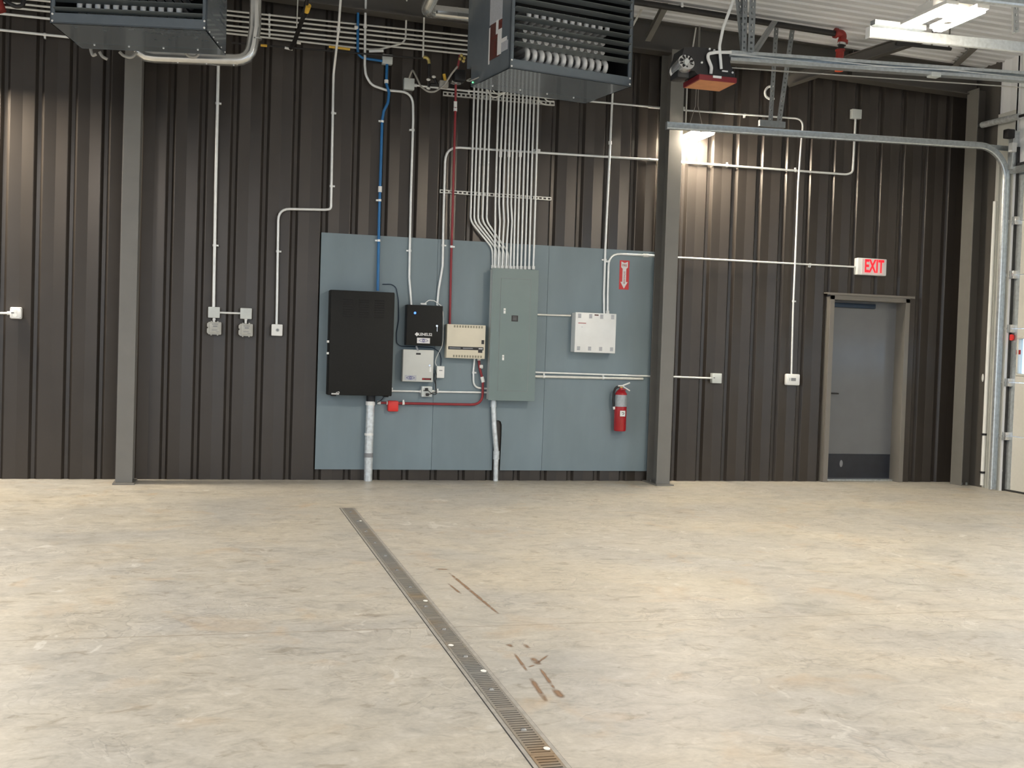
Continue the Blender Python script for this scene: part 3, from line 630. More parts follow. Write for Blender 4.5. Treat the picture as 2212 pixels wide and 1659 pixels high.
box4('junction_box', 'pale junction box where the blue conduits meet high on the wall', (826.5, 117, 848.5, 138), -.11, 'pale_box')
box4('junction_box', 'pale junction box high on the wall left of the right heater piping', (873, 168.5, 895.5, 193), -.11, 'pale_box')
box4('junction_box', 'pale junction box high on the wall above the exit door', (1841.5, 235.5, 1862, 256), -.10, 'pale_box')
o, r = box4('outlet_box', 'pale square outlet box on the wall right of the column', (1539, 806.5, 1559.5, 828), -.105, 'pale_box', cat='outlet box')
x0, x1, z0, z1 = r; front(o, 'cover_slot', 'label_black', x0+.012, x0+.03, (z0+z1)/2, (z0+z1)/2+.008, -.105)
o, r = box4('thermostat', 'white thermostat with grey screen beside the exit door', (1699.5, 808, 1728.5, 832.5), -.10, 'white', bev=.014, cat='thermostat')
x0, x1, z0, z1 = r; front(o, 'display_screen', 'label_grey', x0+.055, x0+.115, z0+.05, z0+.085, -.10, .002)
front(o, 'button', 'pale_box', x0+.03, x0+.045, z0+.05, z0+.085, -.10, .002)
o, r = box4('junction_box', 'bright red square box on the red conduit', (838.5, 866, 861, 889), -.12, 'redbox', bev=.012)
# double receptacle with plugs
o, r = box4('receptacle_box', 'double receptacle with two black plugs under the small grey cabinet', (911, 834.5, 933.5, 857.5), -.115, 'pale_box', cat='outlet box')
x0, x1, z0, z1 = r; w, h = x1-x0, z1-z0
for sx, sz in ((.1, .12), (.9, .12), (.1, .9), (.9, .9)): MB().tube([(x0+w*sx, -.115, z0+h*sz), (x0+w*sx, -.119, z0+h*sz)], .005, 8).build('cover_screw', 'chrome', o)
front(o, 'cover_slot', 'label_black', x0+w*.15, x0+w*.37, z0+h*.55, z0+h*.62, -.115)
def cord(label, pts, r=.004, m='black', f=.03, name='electric_cable'):
    return tag(MB().tube([P(*p) for p in pts], r, 8, f).build(name, m), label, 'cable')
for i, (a, b) in enumerate((((921.5, 841), [(923, 842, -.14), (932, 850, -.15), (940, 853, -.14), (943, 850, -.12), (941.5, 838, -.10), (941, 822, -.10), (943.5, 812, -.11), (940, 800, -.10)]), ((923, 852), [(925, 852, -.14), (931, 850.5, -.15), (937, 846.5, -.14), (941.5, 848, -.11), (940.5, 830, -.09), (937.5, 818, -.09), (938, 806, -.085)]))):
    c = P(*a, -.13); t = tag(MB().box(c.x-.016, c.x+.016, -.145, -.117, c.z-.016, c.z+.014, .006).build('power_plug', 'black'), ['upper black plug in the double receptacle', 'lower black plug in the double receptacle'][i], 'plug', 'plugs in the double receptacle')
    cord(['black cord looping from the upper plug up beside the grey cabinet', 'black cord looping from the lower plug up beside the grey cabinet'][i], b)
# ------------------------------------------------------------------ cabinets on the plywood
YB = -.0565
x0, x1, z0, z1 = rect((714, 625), (853, 632), (847.5, 857), (708.5, 852.5), -.27)
t = thing('black_cabinet', 'tall black louvered cabinet at the left of the plywood', 'cabinet', ((x0+x1)/2, -.16, z0))
MB().box(x0, x1, -.235, YB, z0, z1, .006).build('body', 'black_cab', t)
dw = MB().box(x0+.002, x1-.002, -.27, -.238, z0+.002, z1-.002, .012).build('door', 'black_cab', t)
W, H = x1-x0, z1-z0
for c in range(3):
    for k in range(8):
        xc = x0+W*(.195+.245*c); zc = z1-H*.085-.0245*k
        MB().box(xc, xc+W*.155, -.273, -.2695, zc-.005, zc+.005, .002).build('louver_slot', 'void', t, smooth=False)
for (pxx, pyy) in ((711.5, 738), (707.5, 763)):
    q = P(pxx, pyy, -.25); MB().tube([(x0, -.25, q.z), (x0-.022, -.25, q.z)], .012, 12).build('side_lock', 'white', t)
lg = MB(); a = P(716, 850.5, -.272); b = P(733, 850, -.272)
for k in range(7): xx = a.x+(b.x-a.x)*k/7; lg.box(xx, xx+(b.x-a.x)*.11, -.2725, -.270, a.z-.007, a.z+.007)
lg.tube([(a.x+.045, -.2715, a.z+.012), (a.x+.07, -.2715, a.z+.020), (b.x-.004, -.2715, b.z+.018), (b.x, -.2715, b.z+.006), (b.x-.012, -.2715, b.z-.006)], .003, 6, .01)
lg.build('logo', 'paper', t)
for fx in (.06, .88): MB().box(x0+W*fx, x0+W*fx+.05, -.23, -.12, z0-.012, z0, .004).build('foot', 'black', t)
q0, q1 = P(820, 868, -.10), P(836, 850, -.12)
cord('thin black cord from the black cabinet bottom to the red conduit end', [(815.5, 869, -.12), (822, 866, -.13), (829, 858, -.13)], .004)

def eye(o, x0, x1, z0, z1, Y, bg):
    s = front(o, 'sticker', bg, x0, x1, z0, z1, Y, .001)
    cx, cz, w, h = (x0+x1)/2, (z0+z1)/2, (x1-x0)*.36, (z1-z0)*.30
    mb = MB()
    for sg in (1, -1): mb.tube([(cx-w+2*w*k/10, Y-.002, cz+sg*h*math.sin(PI*k/10)) for k in range(11)], .0022, 6)
    mb.tube([(cx+h*.75*math.cos(k*PI/8), Y-.002, cz+h*.75*math.sin(k*PI/8)) for k in range(17)], .0024, 6, cap=False)
    mb.text('Q', h*1.1, lambda c: Vector((cx+c.x, Y-.0022-c.z, cz+c.y)), .0006)
    mb.build('sticker_emblem', 'label_violet', s)
    return s
x0, x1, z0, z1 = rect((880, 658), (957.5, 661), (954, 748), (877, 745), -.19)
t = thing('access_cabinet', 'small black cabinet with blue light and white lettering', 'cabinet', ((x0+x1)/2, -.12, z0)); W, H = x1-x0, z1-z0
MB().box(x0, x1, -.172, YB, z0, z1, .004).build('body', 'black', t); MB().box(x0+.001, x1-.001, -.19, -.174, z0+.001, z1-.001, .004).build('door', 'black_cab', t)
MB().tube([(x0+W*.22, -.189, z1-H*.20), (x0+W*.22, -.196, z1-H*.20)], .012, 14).build('indicator_light', 'led_blue', t)
lk = MB().tube([(x0+W*.84, -.189, z1-H*.50), (x0+W*.84, -.200, z1-H*.50)], .011, 14).build('lock', 'chrome', t)
MB().box(x0+W*.845, x0+W*.855, -.198, -.194, z1-H*.64, z1-H*.51).build('hanging_key', 'chrome', lk)
mb = MB().text('LENELS2', .040, lambda c: Vector((x0+W*.525+c.x*.98, -.1905-c.z, z0+H*.275+c.y)), .0008, .0010)
q = (x0+W*.29, z0+H*.275); mb.prism([(q[0]-.022, q[1]), (q[0], q[1]-.022), (q[0]+.022, q[1]), (q[0], q[1]+.022)], -.1915, -.190)
mb.build('lettering', 'paper', t)
eye(t, x0+W*.30, x0+W*.66, z0+H*.055, z0+H*.19, -.190, 'paper')
tag(MB().tube([P(909, 657, -.12), P(917, 656, -.12), (P(926, 648.5, -.12)), P(938, 649.5, -.12), P(948, 657, -.12), P(953.5, 661, -.12)], .005, 8, .04).box(P(908, 657, -.12).x, P(921, 657, -.12).x, -.135, -.105, P(912, 658.5, -.12).z, P(912, 654.5, -.12).z, .004).build('loose_cable', 'white'), 'loose white cable loop on top of the small black cabinet', 'cable')
x0, x1, z0, z1 = rect((872, 754), (937.5, 757), (935, 826), (868.5, 823.5), -.17)
t = thing('grey_cabinet', 'small light grey cabinet under the small black cabinet', 'cabinet', ((x0+x1)/2, -.11, z0)); W, H = x1-x0, z1-z0
MB().box(x0, x1, -.155, YB, z0, z1, .004).build('body', 'grey_cab', t); MB().box(x0+.001, x1-.001, -.17, -.157, z0+.001, z1-.001, .004).build('door', 'grey_cab', t)
front(t, 'name_plate', 'label_black', x0+W*.42, x0+W*.57, z1-H*.155, z1-H*.10, -.17, .0015)
MB().tube([(x0+W*.87, -.169, z1-H*.48), (x0+W*.87, -.178, z1-H*.48)], .010, 12).build('lock', 'chrome', t)
front(t, 'hanging_key', 'white', x0+W*.87, x0+W*.93, z1-H*.68, z1-H*.53, -.171)
eye(t, x0+W*.07, x0+W*.45, z0+H*.04, z0+H*.20, -.170, 'paper_grey')
s = front(t, 'maker_plate', 'label_black', x0+W*.64, x0+W*.94, z0+H*.06, z0+H*.125, -.17, .0015)
front(s, 'plate_square', 'label_red', x0+W*.65, x0+W*.72, z0+H*.065, z0+H*.12, -.1716, .001); front(s, 'plate_print', 'label_red', x0+W*.74, x0+W*.91, z0+H*.08, z0+H*.105, -.1716, .0006)
tag(MB().tube([P(899.5, 748.5, -.13), P(903, 757, -.176)], .012, 4).build('hanging_tag', 'paper_grey'), 'pale tag hanging between the small black and grey cabinets', 'tag')
x0, x1, z0, z1 = rect((967, 700), (1049.5, 703), (1047, 776), (963.5, 772.5), -.17)
t = thing('beige_panel', 'beige alarm panel with black stripe left of the breaker panel', 'panel box', ((x0+x1)/2, -.11, z0)); W, H = x1-x0, z1-z0
MB().box(x0, x1, -.155, YB, z0, z1, .004).build('body', 'beige', t); MB().box(x0, x1, -.17, -.156, z0, z1, .004).build('cover', 'beige', t)
for row, (zf, a) in enumerate(((.93, .17), (.05, .17))):
    v = MB()
    for k in range(11):
        xx = x0+W*(a+.071*k); v.box(xx, xx+W*.042, -.1715, -.1695, z0+H*zf-.008, z0+H*zf+.016)
    v.build('vent_slots', 'beige_dark', t, smooth=False)
s = front(t, 'stripe', 'label_black', x0+W*.04, x0+W*.96, z0+H*.255, z0+H*.345, -.17, .0015)
front(s, 'stripe_print', 'label_grey', x0+W*.07, x0+W*.36, z0+H*.285, z0+H*.315, -.1717, .0006); front(s, 'stripe_print', 'label_grey', x0+W*.42, x0+W*.68, z0+H*.285, z0+H*.315, -.1717, .0006); front(s, 'stripe_print', 'paper', x0+W*.83, x0+W*.94, z0+H*.288, z0+H*.315, -.1717, .0006)
front(t, 'seal', 'label_black', x0+W*.82, x0+W*.93, z0+H*.18, z0+H*.255, -.17, .0015)
front(t, 'display_window', 'label_black', x0+W*.90, x0+W*.97, z0+H*.44, z0+H*.56, -.17, .0015)
x0, x1, z0, z1 = rect2(943.5, 791, 960, 816.5, -.115)
t = tag(MB().box(x0, x1, -.115, YB, z0, z1, .005).build('power_adapter', 'white'), 'small white adapter box right of the light grey cabinet', 'adapter'); front(t, 'adapter_print', 'label_grey', x0+.025, x1-.022, z0+.075, z0+.083, -.115, .0008)
cord('white cable from the adapter up to the small black cabinet', [(944.5, 791.5, -.10), (940, 785, -.10), (941.5, 775, -.10), (946.5, 764, -.10), (954.5, 749, -.12), (957, 735, -.11), (958, 690, -.11), (956.5, 672, -.12)], .0035, 'white', .05, 'loose_cable')
cord('dark blue cable curving from the blue conduit down behind the small cabinets', [(826, 614, -.066), (846, 614, -.07), (856, 621, -.07), (861, 650, -.07), (861.5, 690, -.07), (856.5, 720, -.07), (857, 742, -.07), (866, 748, -.07), (900, 749, -.075), (935, 751, -.075), (950, 760, -.07), (953, 775, -.07), (952.5, 790, -.07)], .0045, 'navy', .08, 'loose_cable')
# breaker panel
x0, x1, z0, z1 = rect((1064, 580), (1164.5, 582), (1154.5, 868.5), (1055, 863), -.205)
t = thing('breaker_panel', 'tall grey green breaker panel under the bank of conduits', 'breaker panel', ((x0+x1)/2, -.12, z0)); W, H = x1-x0, z1-z0
MB().box(x0+.012, x1-.012, -.198, YB, z0+.008, z1-.008, .003).build('tub', 'pale_box', t, smooth=False)
MB().box(x0, x1, -.205, -.199, z0, z1, .0015).build('cover', 'panel', t, smooth=False)
dd = MB().box(x0+W*.19, x0+W*.83, -.2085, -.2045, z0+H*.075, z1-H*.075, .0015).build('door', 'panel', t, smooth=False)
gp = MB(); a, b, c_, d_ = x0+W*.19, x0+W*.83, z0+H*.075, z1-H*.075
for (u0, u1, v0, v1) in ((a-.003, a, c_, d_), (b, b+.003, c_, d_), (a, b, c_-.003, c_), (a, b, d_, d_+.003)): gp.box(u0, u1, -.2056, -.2049, v0, v1)
gp.build('door_gap', 'label_grey', t, smooth=False)
for pyy in (671.5, 772.5):
    q = P(1087, pyy, -.21); xq = x0+W*.285
    l_ = MB().box(xq-.011, xq+.011, -.2105, -.2085, q.z-.028, q.z+.028, .001).build('latch', 'white', dd, smooth=False); front(l_, 'latch_slot', 'label_grey', xq-.009, xq+.009, q.z+.004, q.z+.010, -.2105, .0008)
q = P(1112, 688, -.21); s = front(dd, 'name_plate', 'label_black', q.x-.036, q.x+.036, q.z-.032, q.z+.032, -.2085, .0012)
for k in range(3): front(s, 'plate_print', 'label_grey', q.x-.022, q.x+.022, q.z+.014-.015*k, q.z+.018-.015*k, -.2098, .0005)
# white box on the right
x0, x1, z0, z1 = rect((1243, 675), (1331.5, 677.5), (1329, 763.5), (1241.5, 760.5), -.21)
t = thing('white_power_box', 'white metal box with grey vents and red print right of the breaker panel', 'panel box', ((x0+x1)/2, -.12, z0)); W, H = x1-x0, z1-z0
MB().box(x0+.004, x1-.004, -.192, YB, z0+.003, z1-.003, .003).build('body', 'white_box', t, smooth=False); MB().box(x0, x1, -.21, -.193, z0, z1, .004).build('cover', 'white_box', t)
for fx in (.06, .33, .60, .87):
    for zf, hh in ((.86, .11), (.05, .10)): front(t, 'vent', 'paper_grey', x0+W*fx, x0+W*(fx+.075), z0+H*zf, z0+H*(zf+hh), -.21, .001)
front(t, 'red_print', 'label_red', x0+W*.07, x0+W*.26, z0+H*.725, z0+H*.742, -.21, .001); front(t, 'name_plate', 'label_brown', x0+W*.46, x0+W*.56, z0+H*.935, z0+H*.965, -.21, .001); front(t, 'grey_print', 'paper_grey', x0+W*.15, x0+W*.18, z0+H*.63, z0+H*.64, -.21, .001)
# fire sign
x0, x1, z0, z1 = rect2(1338, 562.5, 1359, 625.5, -.059)
t = thing('fire_sign', 'red sign with white down arrow above the fire extinguisher', 'sign', ((x0+x1)/2, -.058, z0)); W, H = x1-x0, z1-z0
MB().box(x0, x1, -.059, -.0565, z0, z1, .001).build('sign_plate', 'sign_red', t, smooth=False)
ar = [(.16, .96), (.5, .91), (.84, .96), (.84, .76), (.69, .715), (.69, .26), (.87, .26), (.5, .03), (.13, .26), (.31, .26), (.31, .715), (.16, .76)]
MB().prism([(x0+W*a, z0+H*b) for a, b in ar], -.0605, -.0588).build('arrow', 'paper', t, smooth=False)
MB().text('FIRE', .036, lambda c: Vector((x0+W*.5+c.x*.86, -.0608-c.z, z0+H*.825+c.y)), .0003, .0006).build('sign_lettering', 'label_red', t)
MB().text('EXTINGUISHER', .026, lambda c: Vector((x0+W*.5+c.y, -.0608-c.z, z0+H*.405-c.x*.78)), .0003, .0003).build('sign_lettering', 'label_red', t)
# extinguisher
a = P(1340, 931, -.15); b = P(1341, 847, -.15); xc = (P(1327.5, 895, -.15).x + P(1353, 895, -.15).x)/2; R = (P(1353, 895, -.15).x-P(1327.5, 895, -.15).x)/2
zb, zs = a.z, b.z; yc = -.058-R-.018
t = thing('fire_extinguisher', 'red fire extinguisher hanging on the grey plywood', 'fire extinguisher', (xc, yc, zb)); Hc = zs-zb
MB().lathe([(R*.9, 0), (R, .012), (R, Hc*.92), (R*.93, Hc*.97), (R*.6, Hc+.02), (R*.33, Hc+.032), (R*.33, Hc+.045)], (xc, yc, zb), 28).build('cylinder', 'ext_red', t)
MB().lathe([(R+.0012, Hc*.63), (R+.0012, Hc*.93), (R+.0006, Hc*.93), (R+.0006, Hc*.63)], (xc, yc, zb), 28).build('label_band', 'silver_label', t)
zh = zb+Hc+.045
MB().box(xc-.018, xc+.016, yc-.014, yc+.014, zh-.006, zh+.03, .004).build('valve', 'brass', t)
def bar(o_parent, name, m, a, b, w, th):
    a, b = Vector(a), Vector(b); return MB().tube([a, b], w, 8).build(name, m, o_parent)
bar(t, 'lever', 'white', (xc-.045, yc-.02, zh+.022), (xc+.012, yc-.02, zh+.026), .008, .01); bar(t, 'lever', 'white', (xc, yc-.02, zh+.024), (xc+.088, yc-.03, zh+.060), .008, .01)
bar(t, 'carry_handle', 'white', (xc+.01, yc-.02, zh+.02), (xc+.09, yc-.03, zh-.028), .007, .01)
MB().tube([(xc-.02, yc-.01, zh+.02), (xc-.07, yc-.01, zh+.005), (xc-.085, yc, zh-.05), (xc-.088, yc, zh-.14), (xc-.078, yc, zh-.21)], .012, 12, .05).build('hose', 'black', t)
MB().tube([(xc-.078, yc, zh-.205), (xc-.072, yc, zh-.235)], .013, 12).build('nozzle', 'white', t)
MB().box(xc-.04, xc+.01, yc+R*.2, -.0565, zh-.09, zh-.02).build('wall_bracket', 'galv', t, smooth=False)
tg = MB().box(xc-.03, xc+.03, yc-R-.006, yc-R-.0035, zb+Hc*.385, zb+Hc*.385+.062, .001).build('inspection_tag', 'paper', t, smooth=False)
MB().tube([(xc+.002+.012*math.cos(k*.5), yc-R-.007, zb+Hc*.385+.033+.012*math.sin(k*.5)) for k in range(-4, 7)], .003, 6).build('tag_print', 'label_black', tg)
MB().tube([(xc-.03, yc-R*.95, zh-.015), (xc+.03, yc-R*.95, zh-.017)], .006, 8).build('neck_ring', 'ext_red', t)
# exit sign
x0, x1, z0, z1 = rect((1853.5, 557), (1916, 559.5), (1914.5, 596), (1852.5, 593), -.12)
t = thing('exit_sign', 'white exit sign with glowing red letters above the exit door', 'sign', ((x0+x1)/2, -.08, z0)); W, H = x1-x0, z1-z0
MB().box(x0, x1, -.12, -.037, z0, z1, .008).build('housing', 'white', t)
MB().box(x0+W*.14, x1-W*.10, -.123, -.119, z0+H*.05, z1-H*.05, .002).build('face_plate', 'exit_face', t, smooth=False)
MB().text('EXIT', H*1.06, lambda c: Vector((x0+W*.56+c.x*.60, -.1235-c.z, (z0+z1)/2+c.y)), .001, .006).build('letters', 'exit_glow', t)

# ------------------------------------------------------------------ unit heaters
def heater(label, loc, rot, tip, blade0, nb, vis_label, WD, DP):
    Ht = 1.0; t = thing('unit_heater', label, 'heater', loc, 'hanging unit heaters', rot); w, d_ = WD/2, DP/2; k = dict(parent=t, local=True)
    th = .012; fb = .082
    c = MB(); c.box(-w, -w+th, -d_, d_, 0, Ht, .002).box(w-th, w, -d_, d_, 0, Ht, .002).box(-w, w, -d_, d_, Ht-th, Ht, .002).box(-w, w, d_-th, d_, 0, Ht, .002)
    c.box(-w, w, -d_, d_*.52, 0, th, .002).box(-w, w, d_*.52+.005, d_, .001, th, .002)
    c.box(-w, w, -d_, -d_+.02, 0, fb, .002).box(-w, w, -d_, -d_+.02, Ht-.1, Ht, .002).box(-w, -w+.035, -d_, -d_+.02, fb, Ht-.1, .002).box(w-.035, w, -d_, -d_+.02, fb, Ht-.1, .002)
    c.build('cabinet', 'heater', smooth=False, **k)
    v = MB(); q0 = -d_+.10
    v.box(-w+.014, w-.014, d_*.30, d_*.32, .014, Ht-.014).box(-w+.0125, -w+.016, -d_+.03, d_*.3, .014, Ht-.02).box(w-.016, w-.0125, -d_+.03, d_*.3, .014, Ht-.02).box(-w+.014, w-.014, -d_+.03, d_*.3, .0125, .016)
    v.build('heat_chamber', 'void', smooth=False, **k)
    for i in range(nb):
        zc = blade0+.0735*i
        if zc > Ht-.13: break
        MB().box(-w+.03, w-.03, -d_+.004-.036, -d_+.004+.036, zc-.003, zc+.003, .002, rot=Matrix.Rotation(math.radians(tip), 3, 'X')).build('louver_blade', 'louver', smooth=False, **k)
    y0 = -d_+.115
    for i in range(12):
        x = -w+.20+(WD-.43)*i/11
        p = []
        for (za, zb_) in ((.115, .205), (.455, .545)):
            pts = [(x, d_*.25, za), (x, y0, za)] + [(x, y0-.045*math.sin(a*PI/8), (za+zb_)/2-(zb_-za)/2*math.cos(a*PI/8)) for a in range(1, 8)] + [(x, y0, zb_), (x, d_*.25, zb_)]
            p.append(pts)
        mb = MB()
        for pts in p: mb.tube(pts, .0225, 12)
        mb.tube([(x, y0+.02, .30), (x, d_*.25, .30)], .0225, 12); mb.tube([(x, y0+.02, .38), (x, d_*.25, .38)], .0225, 12)
        mb.build('heat_tube', 'tube', **k)
    MB().box(-w*.96, w*.55, d_, d_+.16, .20, Ht*.95, .006).build('rear_housing', 'heater', smooth=False, **k)
    fan = MB()
    for r_ in (.10, .17, .24): fan.tube([(w*.1+r_*math.cos(j*PI/12), d_+.19, .48+r_*math.sin(j*PI/12)) for j in range(25)], .006, 6, cap=False)
    fan.build('fan_guard', 'black', **k)
    for (sx, sz) in ((-1, .018), (-1, .07), (1, .018), (1, .07)): MB().sphere((sx*(w-.018), -d_-.001, sz), .009).build('screw', 'screw', **k)
    for i in range(4): MB().sphere((-w+.15+.28*i, d_*.62, -.001), .008).build('screw', 'screw', **k)
    for sx in (-1, 1):
        for sy in (-1, 1): MB().tube([(sx*(w-.12), sy*(d_-.12), Ht), (sx*(w-.12), sy*(d_-.12), 1.28)], .007, 8).build('hanger_rod', 'galv', **k)
    if vis_label:
        X = -w-.0012
        def lab(name, m, ya, yb, za, zb_, lift=0., par=None):
            o = MB().box(X-.001-lift, X+.0014, ya, yb, za, zb_).build(name, m, smooth=False, **k)
            return o
        # (depth from front edge, height) laid out as on the sheet-metal side
        fy = lambda u: -d_+u
        lab('rating_label', 'paper_grey', fy(.18), fy(.44), .46, .74)
        lab('warning_label', 'label_brown', fy(.22), fy(.42), .15, .46)
        lab('warning_label', 'label_maroon', fy(.30), fy(.33), .16, .30, .0006); lab('warning_label', 'label_maroon', fy(.23), fy(.40), .32, .345, .0006); lab('warning_label', 'label_maroon', fy(.18), fy(.24), .38, .46, .0004)
        lab('white_sticker', 'paper', fy(.42), fy(.445), .12, .44, .0006); lab('white_sticker', 'paper', fy(.25), fy(.30), .35, .47, .0008); lab('white_sticker', 'paper', fy(.18), fy(.26), .16, .38, .0012)
        lab('white_sticker', 'paper', fy(.07), fy(.18), .25, .285, .0006); lab('white_sticker', 'paper_grey', fy(.05), fy(.20), .17, .25, .0006)
        MB().sphere((-w-.004, d_-.06, .03), .008).build('status_light', 'led_green', **k)
        MB().tube([(-w, d_*.55, .05), (-w-.06, d_*.7, .02), (-w-.08, d_*.8, .03), (-w-.03, d_*.85, .06)], .006, 8, .03).build('control_wire', 'wire', **k)
    else:
        sl_ = MB()
        for i in range(6): sl_.box(w-.001, w+.003, d_*.25, d_*.75, .22+.05*i, .232+.05*i)
        sl_.build('side_louver', 'heater_dark', smooth=False, **k)
        for i in range(5): MB().sphere((w+.001, -d_+.1+.15*i, .015), .006).build('screw', 'screw', **k)
    return t
heater('blue grey hanging heater at the right with stickers on its side', (1.85, -1.91, 3.80), math.radians(11), -16, .215, 11, True, 1.21, .83)
heater('blue grey hanging heater at the top left without stickers', (-1.655, -2.17, 3.80), math.radians(-11.7), -14, .108, 11, False, 1.19, .74)
# flues
def flue(label, pts, r, fillet, bands, loc):
    t = thing('flue_pipe', label, 'flue pipe', loc)
    MB().tube(pts, r, 20, fillet, 4).build('pipe', 'flue', t)
    for (a, b) in bands: MB().tube([a, b], r+.003, 20).build('seam_band', 'flue', t)
    return t
fy = -.75
fp = [P(294, 40, fy), P(292, 121.3, fy), P(540, 131.5, fy), P(551, 60, fy), P(553.5, -40, fy)]
f1 = flue('shiny flue pipe under the left heater turning up at an elbow', fp, .056, .17, [(P(372, 124.6, fy), P(374, 124.7, fy)), (P(455, 128, fy), P(457, 128.1, fy)), (P(511, 130.2, fy), P(513, 130.3, fy)), (P(552.5, 86, fy), P(552.4, 83, fy))], P(400, 126, fy))
for (xx, yy) in ((384, 135), (446, 137.5), (505, 141)): MB().sphere(P(xx, yy, fy-.03), .007).build('rivet', 'screw', f1)
fp = [P(1030, 35, -.9), P(932, 24, -.9), P(921, 22, -1.0), P(945, -30, -1.25)]
f2 = flue('shiny flue pipe left of the right heater rising to the roof', fp, .062, .10, [(P(985, 30, -.9), P(987, 30.2, -.9))], P(960, 26, -.9))
for i, (a, nm) in enumerate((([(197, 96), (196, 108), (200, 121), (208, 117)], 'left grey loop hanging under the left heater'), ([(215, 112), (220, 122), (232, 128)], 'short grey loop under the left heater'), ([(258, 112), (266, 120), (284, 126), (296, 112)], 'wide grey loop beside the flue under the left heater'), ([(396, 108), (408, 123), (424, 124), (432, 110)], 'right grey loop over the flue under the left heater'))):
    tag(MB().tube([P(p[0], p[1], -1.55) for p in a], .013, 10, .06).build('cable_loop', 'wire'), nm, 'cable loop')
for i, (a, nm) in enumerate((([(1051, 185), (1056, 202), (1066, 212), (1078, 207), (1092, 199)], 'flexible cable loop under the right heater over the conduit bank'), ([(1063, 192), (1071, 204), (1090, 200)], 'smaller cable loop under the right heater over the conduit bank'), ([(1161, 206), (1166, 222), (1178, 226), (1198, 227)], 'flexible cable at the right end of the strut under the heater'), ([(1174, 208), (1182, 219), (1197, 219)], 'short cable at the right end of the strut under the heater'))):
    tag(MB().tube([P(p[0], p[1], -.2) for p in a], .008, 8, .06).build('cable_loop', 'emt_dull'), nm, 'cable loop')
# gas piping
t = thing('gas_pipe', 'thin black gas pipe with yellow labels along the wall between the heaters', 'gas pipe', P(760, 110, -.14))
MB().tube([P(500, 92.5, -.14), P(925, 127.5, -.14)], .009, 10).build('pipe', 'black_pipe', t)
MB().tube([P(563, 97.7, -.14), P(577, 99, -.14)], .0125, 10).build('pipe_label', 'yellow', t)
MB().tube([P(710.5, 100.8, -.155), P(756, 106.5, -.155)], .0125, 10).build('pipe_label', 'yellow', t)
MB().tube([P(615, 103, -.14), P(632, 106.5, -.14)], .013, 10).build('union', 'white', t)
t = thing('gas_pipe', 'black gas drop pipe with a yellow band slanting down beside the parallel conduits', 'gas pipe', P(650, 50, -.5))
MB().tube([P(673, -40, -1.1), P(656, 34, -.75), P(636, 90, -.3), P(628, 104, -.16)], .021, 14, .1).build('pipe', 'black_pipe', t)
MB().tube([P(666.5, 12, -.88), P(662, 25, -.80)], .026, 14).build('pipe_label', 'yellow', t)
MB().tube([P(658.5, 27, -.78), P(656, 34, -.74)], .03, 14).build('union', 'black', t)
MB().tube([P(641, 92, -.2), P(650, 93.5, -.2)], .014, 10).build('side_plug', 'emt_dull', t)
for lab_, a in (('thin hanger rod beside the slanting black gas pipe', ((644, -20, -.3), (641, 57, -.3))), ('short hanger rod above the yellow band of the gas pipe', ((660.5, -20, -.6), (659, 12, -.6)))):
    tag(MB().tube([P(*a[0]), P(*a[1])], .006, 8).build('hanger_rod', 'emt_dull'), lab_, 'hanger rod')
t = thing('gas_train', 'brass and black gas valve assembly left of the right heater', 'gas valve', P(925, 150, -.5))
MB().tube([P(916, 38, -.5), P(914, 124, -.5)], .009, 10).build('copper_drop', 'emt_dull', t)
MB().tube([P(914, 124, -.5), P(921, 123.5, -.5), P(926, 129, -.5), P(927, 138, -.5)], .016, 10, .03).build('elbow', 'brass', t)
MB().tube([P(927, 138, -.5), P(926, 195, -.5)], .013, 10).build('drip_leg', 'black_pipe', t)
MB().tube([P(926, 166, -.5), P(938, 168, -.5), P(943, 180, -.5), P(943, 186, -.5)], .015, 10, .04).build('tee_pipe', 'black_pipe', t)
for (xx, yy) in ((937, 166), (925.5, 172), (925.5, 191)): MB().sphere(P(xx, yy, -.53), .018, (1.2, .8, .8)).build('pipe_union', 'emt_dull', t)
MB().tube([P(930, 183, -.5), P(955, 184, -.5)], .017, 10).build('pipe', 'black_pipe', t)
MB().box(*[P(948, 180, -.5).x, P(968, 180, -.5).x, -.54, -.46, P(958, 190, -.5).z, P(958, 175, -.5).z], .012).build('gas_valve', 'wire', t)
MB().tube([P(962, 175, -.5), P(959, 160, -.5)], .016, 10).build('valve_handle', 'yellow', t)
MB().tube([P(884, 169, -.1), P(887.5, 158, -.2), P(891.5, 151, -.3), P(899, 165, -.4), P(909, 187, -.5), P(925, 199, -.55), P(940, 198, -.55), P(960, 184, -.55), P(975, 160, -.6), P(988, 144, -.7)], .0095, 10, .08).build('flexible_hose', 'wire', t)
t = thing('gas_fitting', 'bell shaped silver fitting on top of the dark red conduit', 'pipe fitting', P(985, 178, -.4))
q = P(985, 178, -.4); MB().lathe([(.012, .075), (.02, .07), (.034, .03), (.055, 0), (.055, -.012), (.03, -.016)][::-1], q, 16).build('bell', 'chrome', t)
q = P(990, 150, -.45); MB().box(q.x-.05, q.x+.07, -.52, -.36, q.z-.13, q.z-.01, .02).build('blower', 'black', t)
for (xx, yy) in ((997, 120), (1003, 125), (994, 127), (1001, 132)): MB().sphere(P(xx, yy, -.5), .018).build('brass_nut', 'brass', t)
MB().tube([P(994, 118, -.48), P(988, 150, -.45)], .012, 10).build('red_wire', 'red', t)

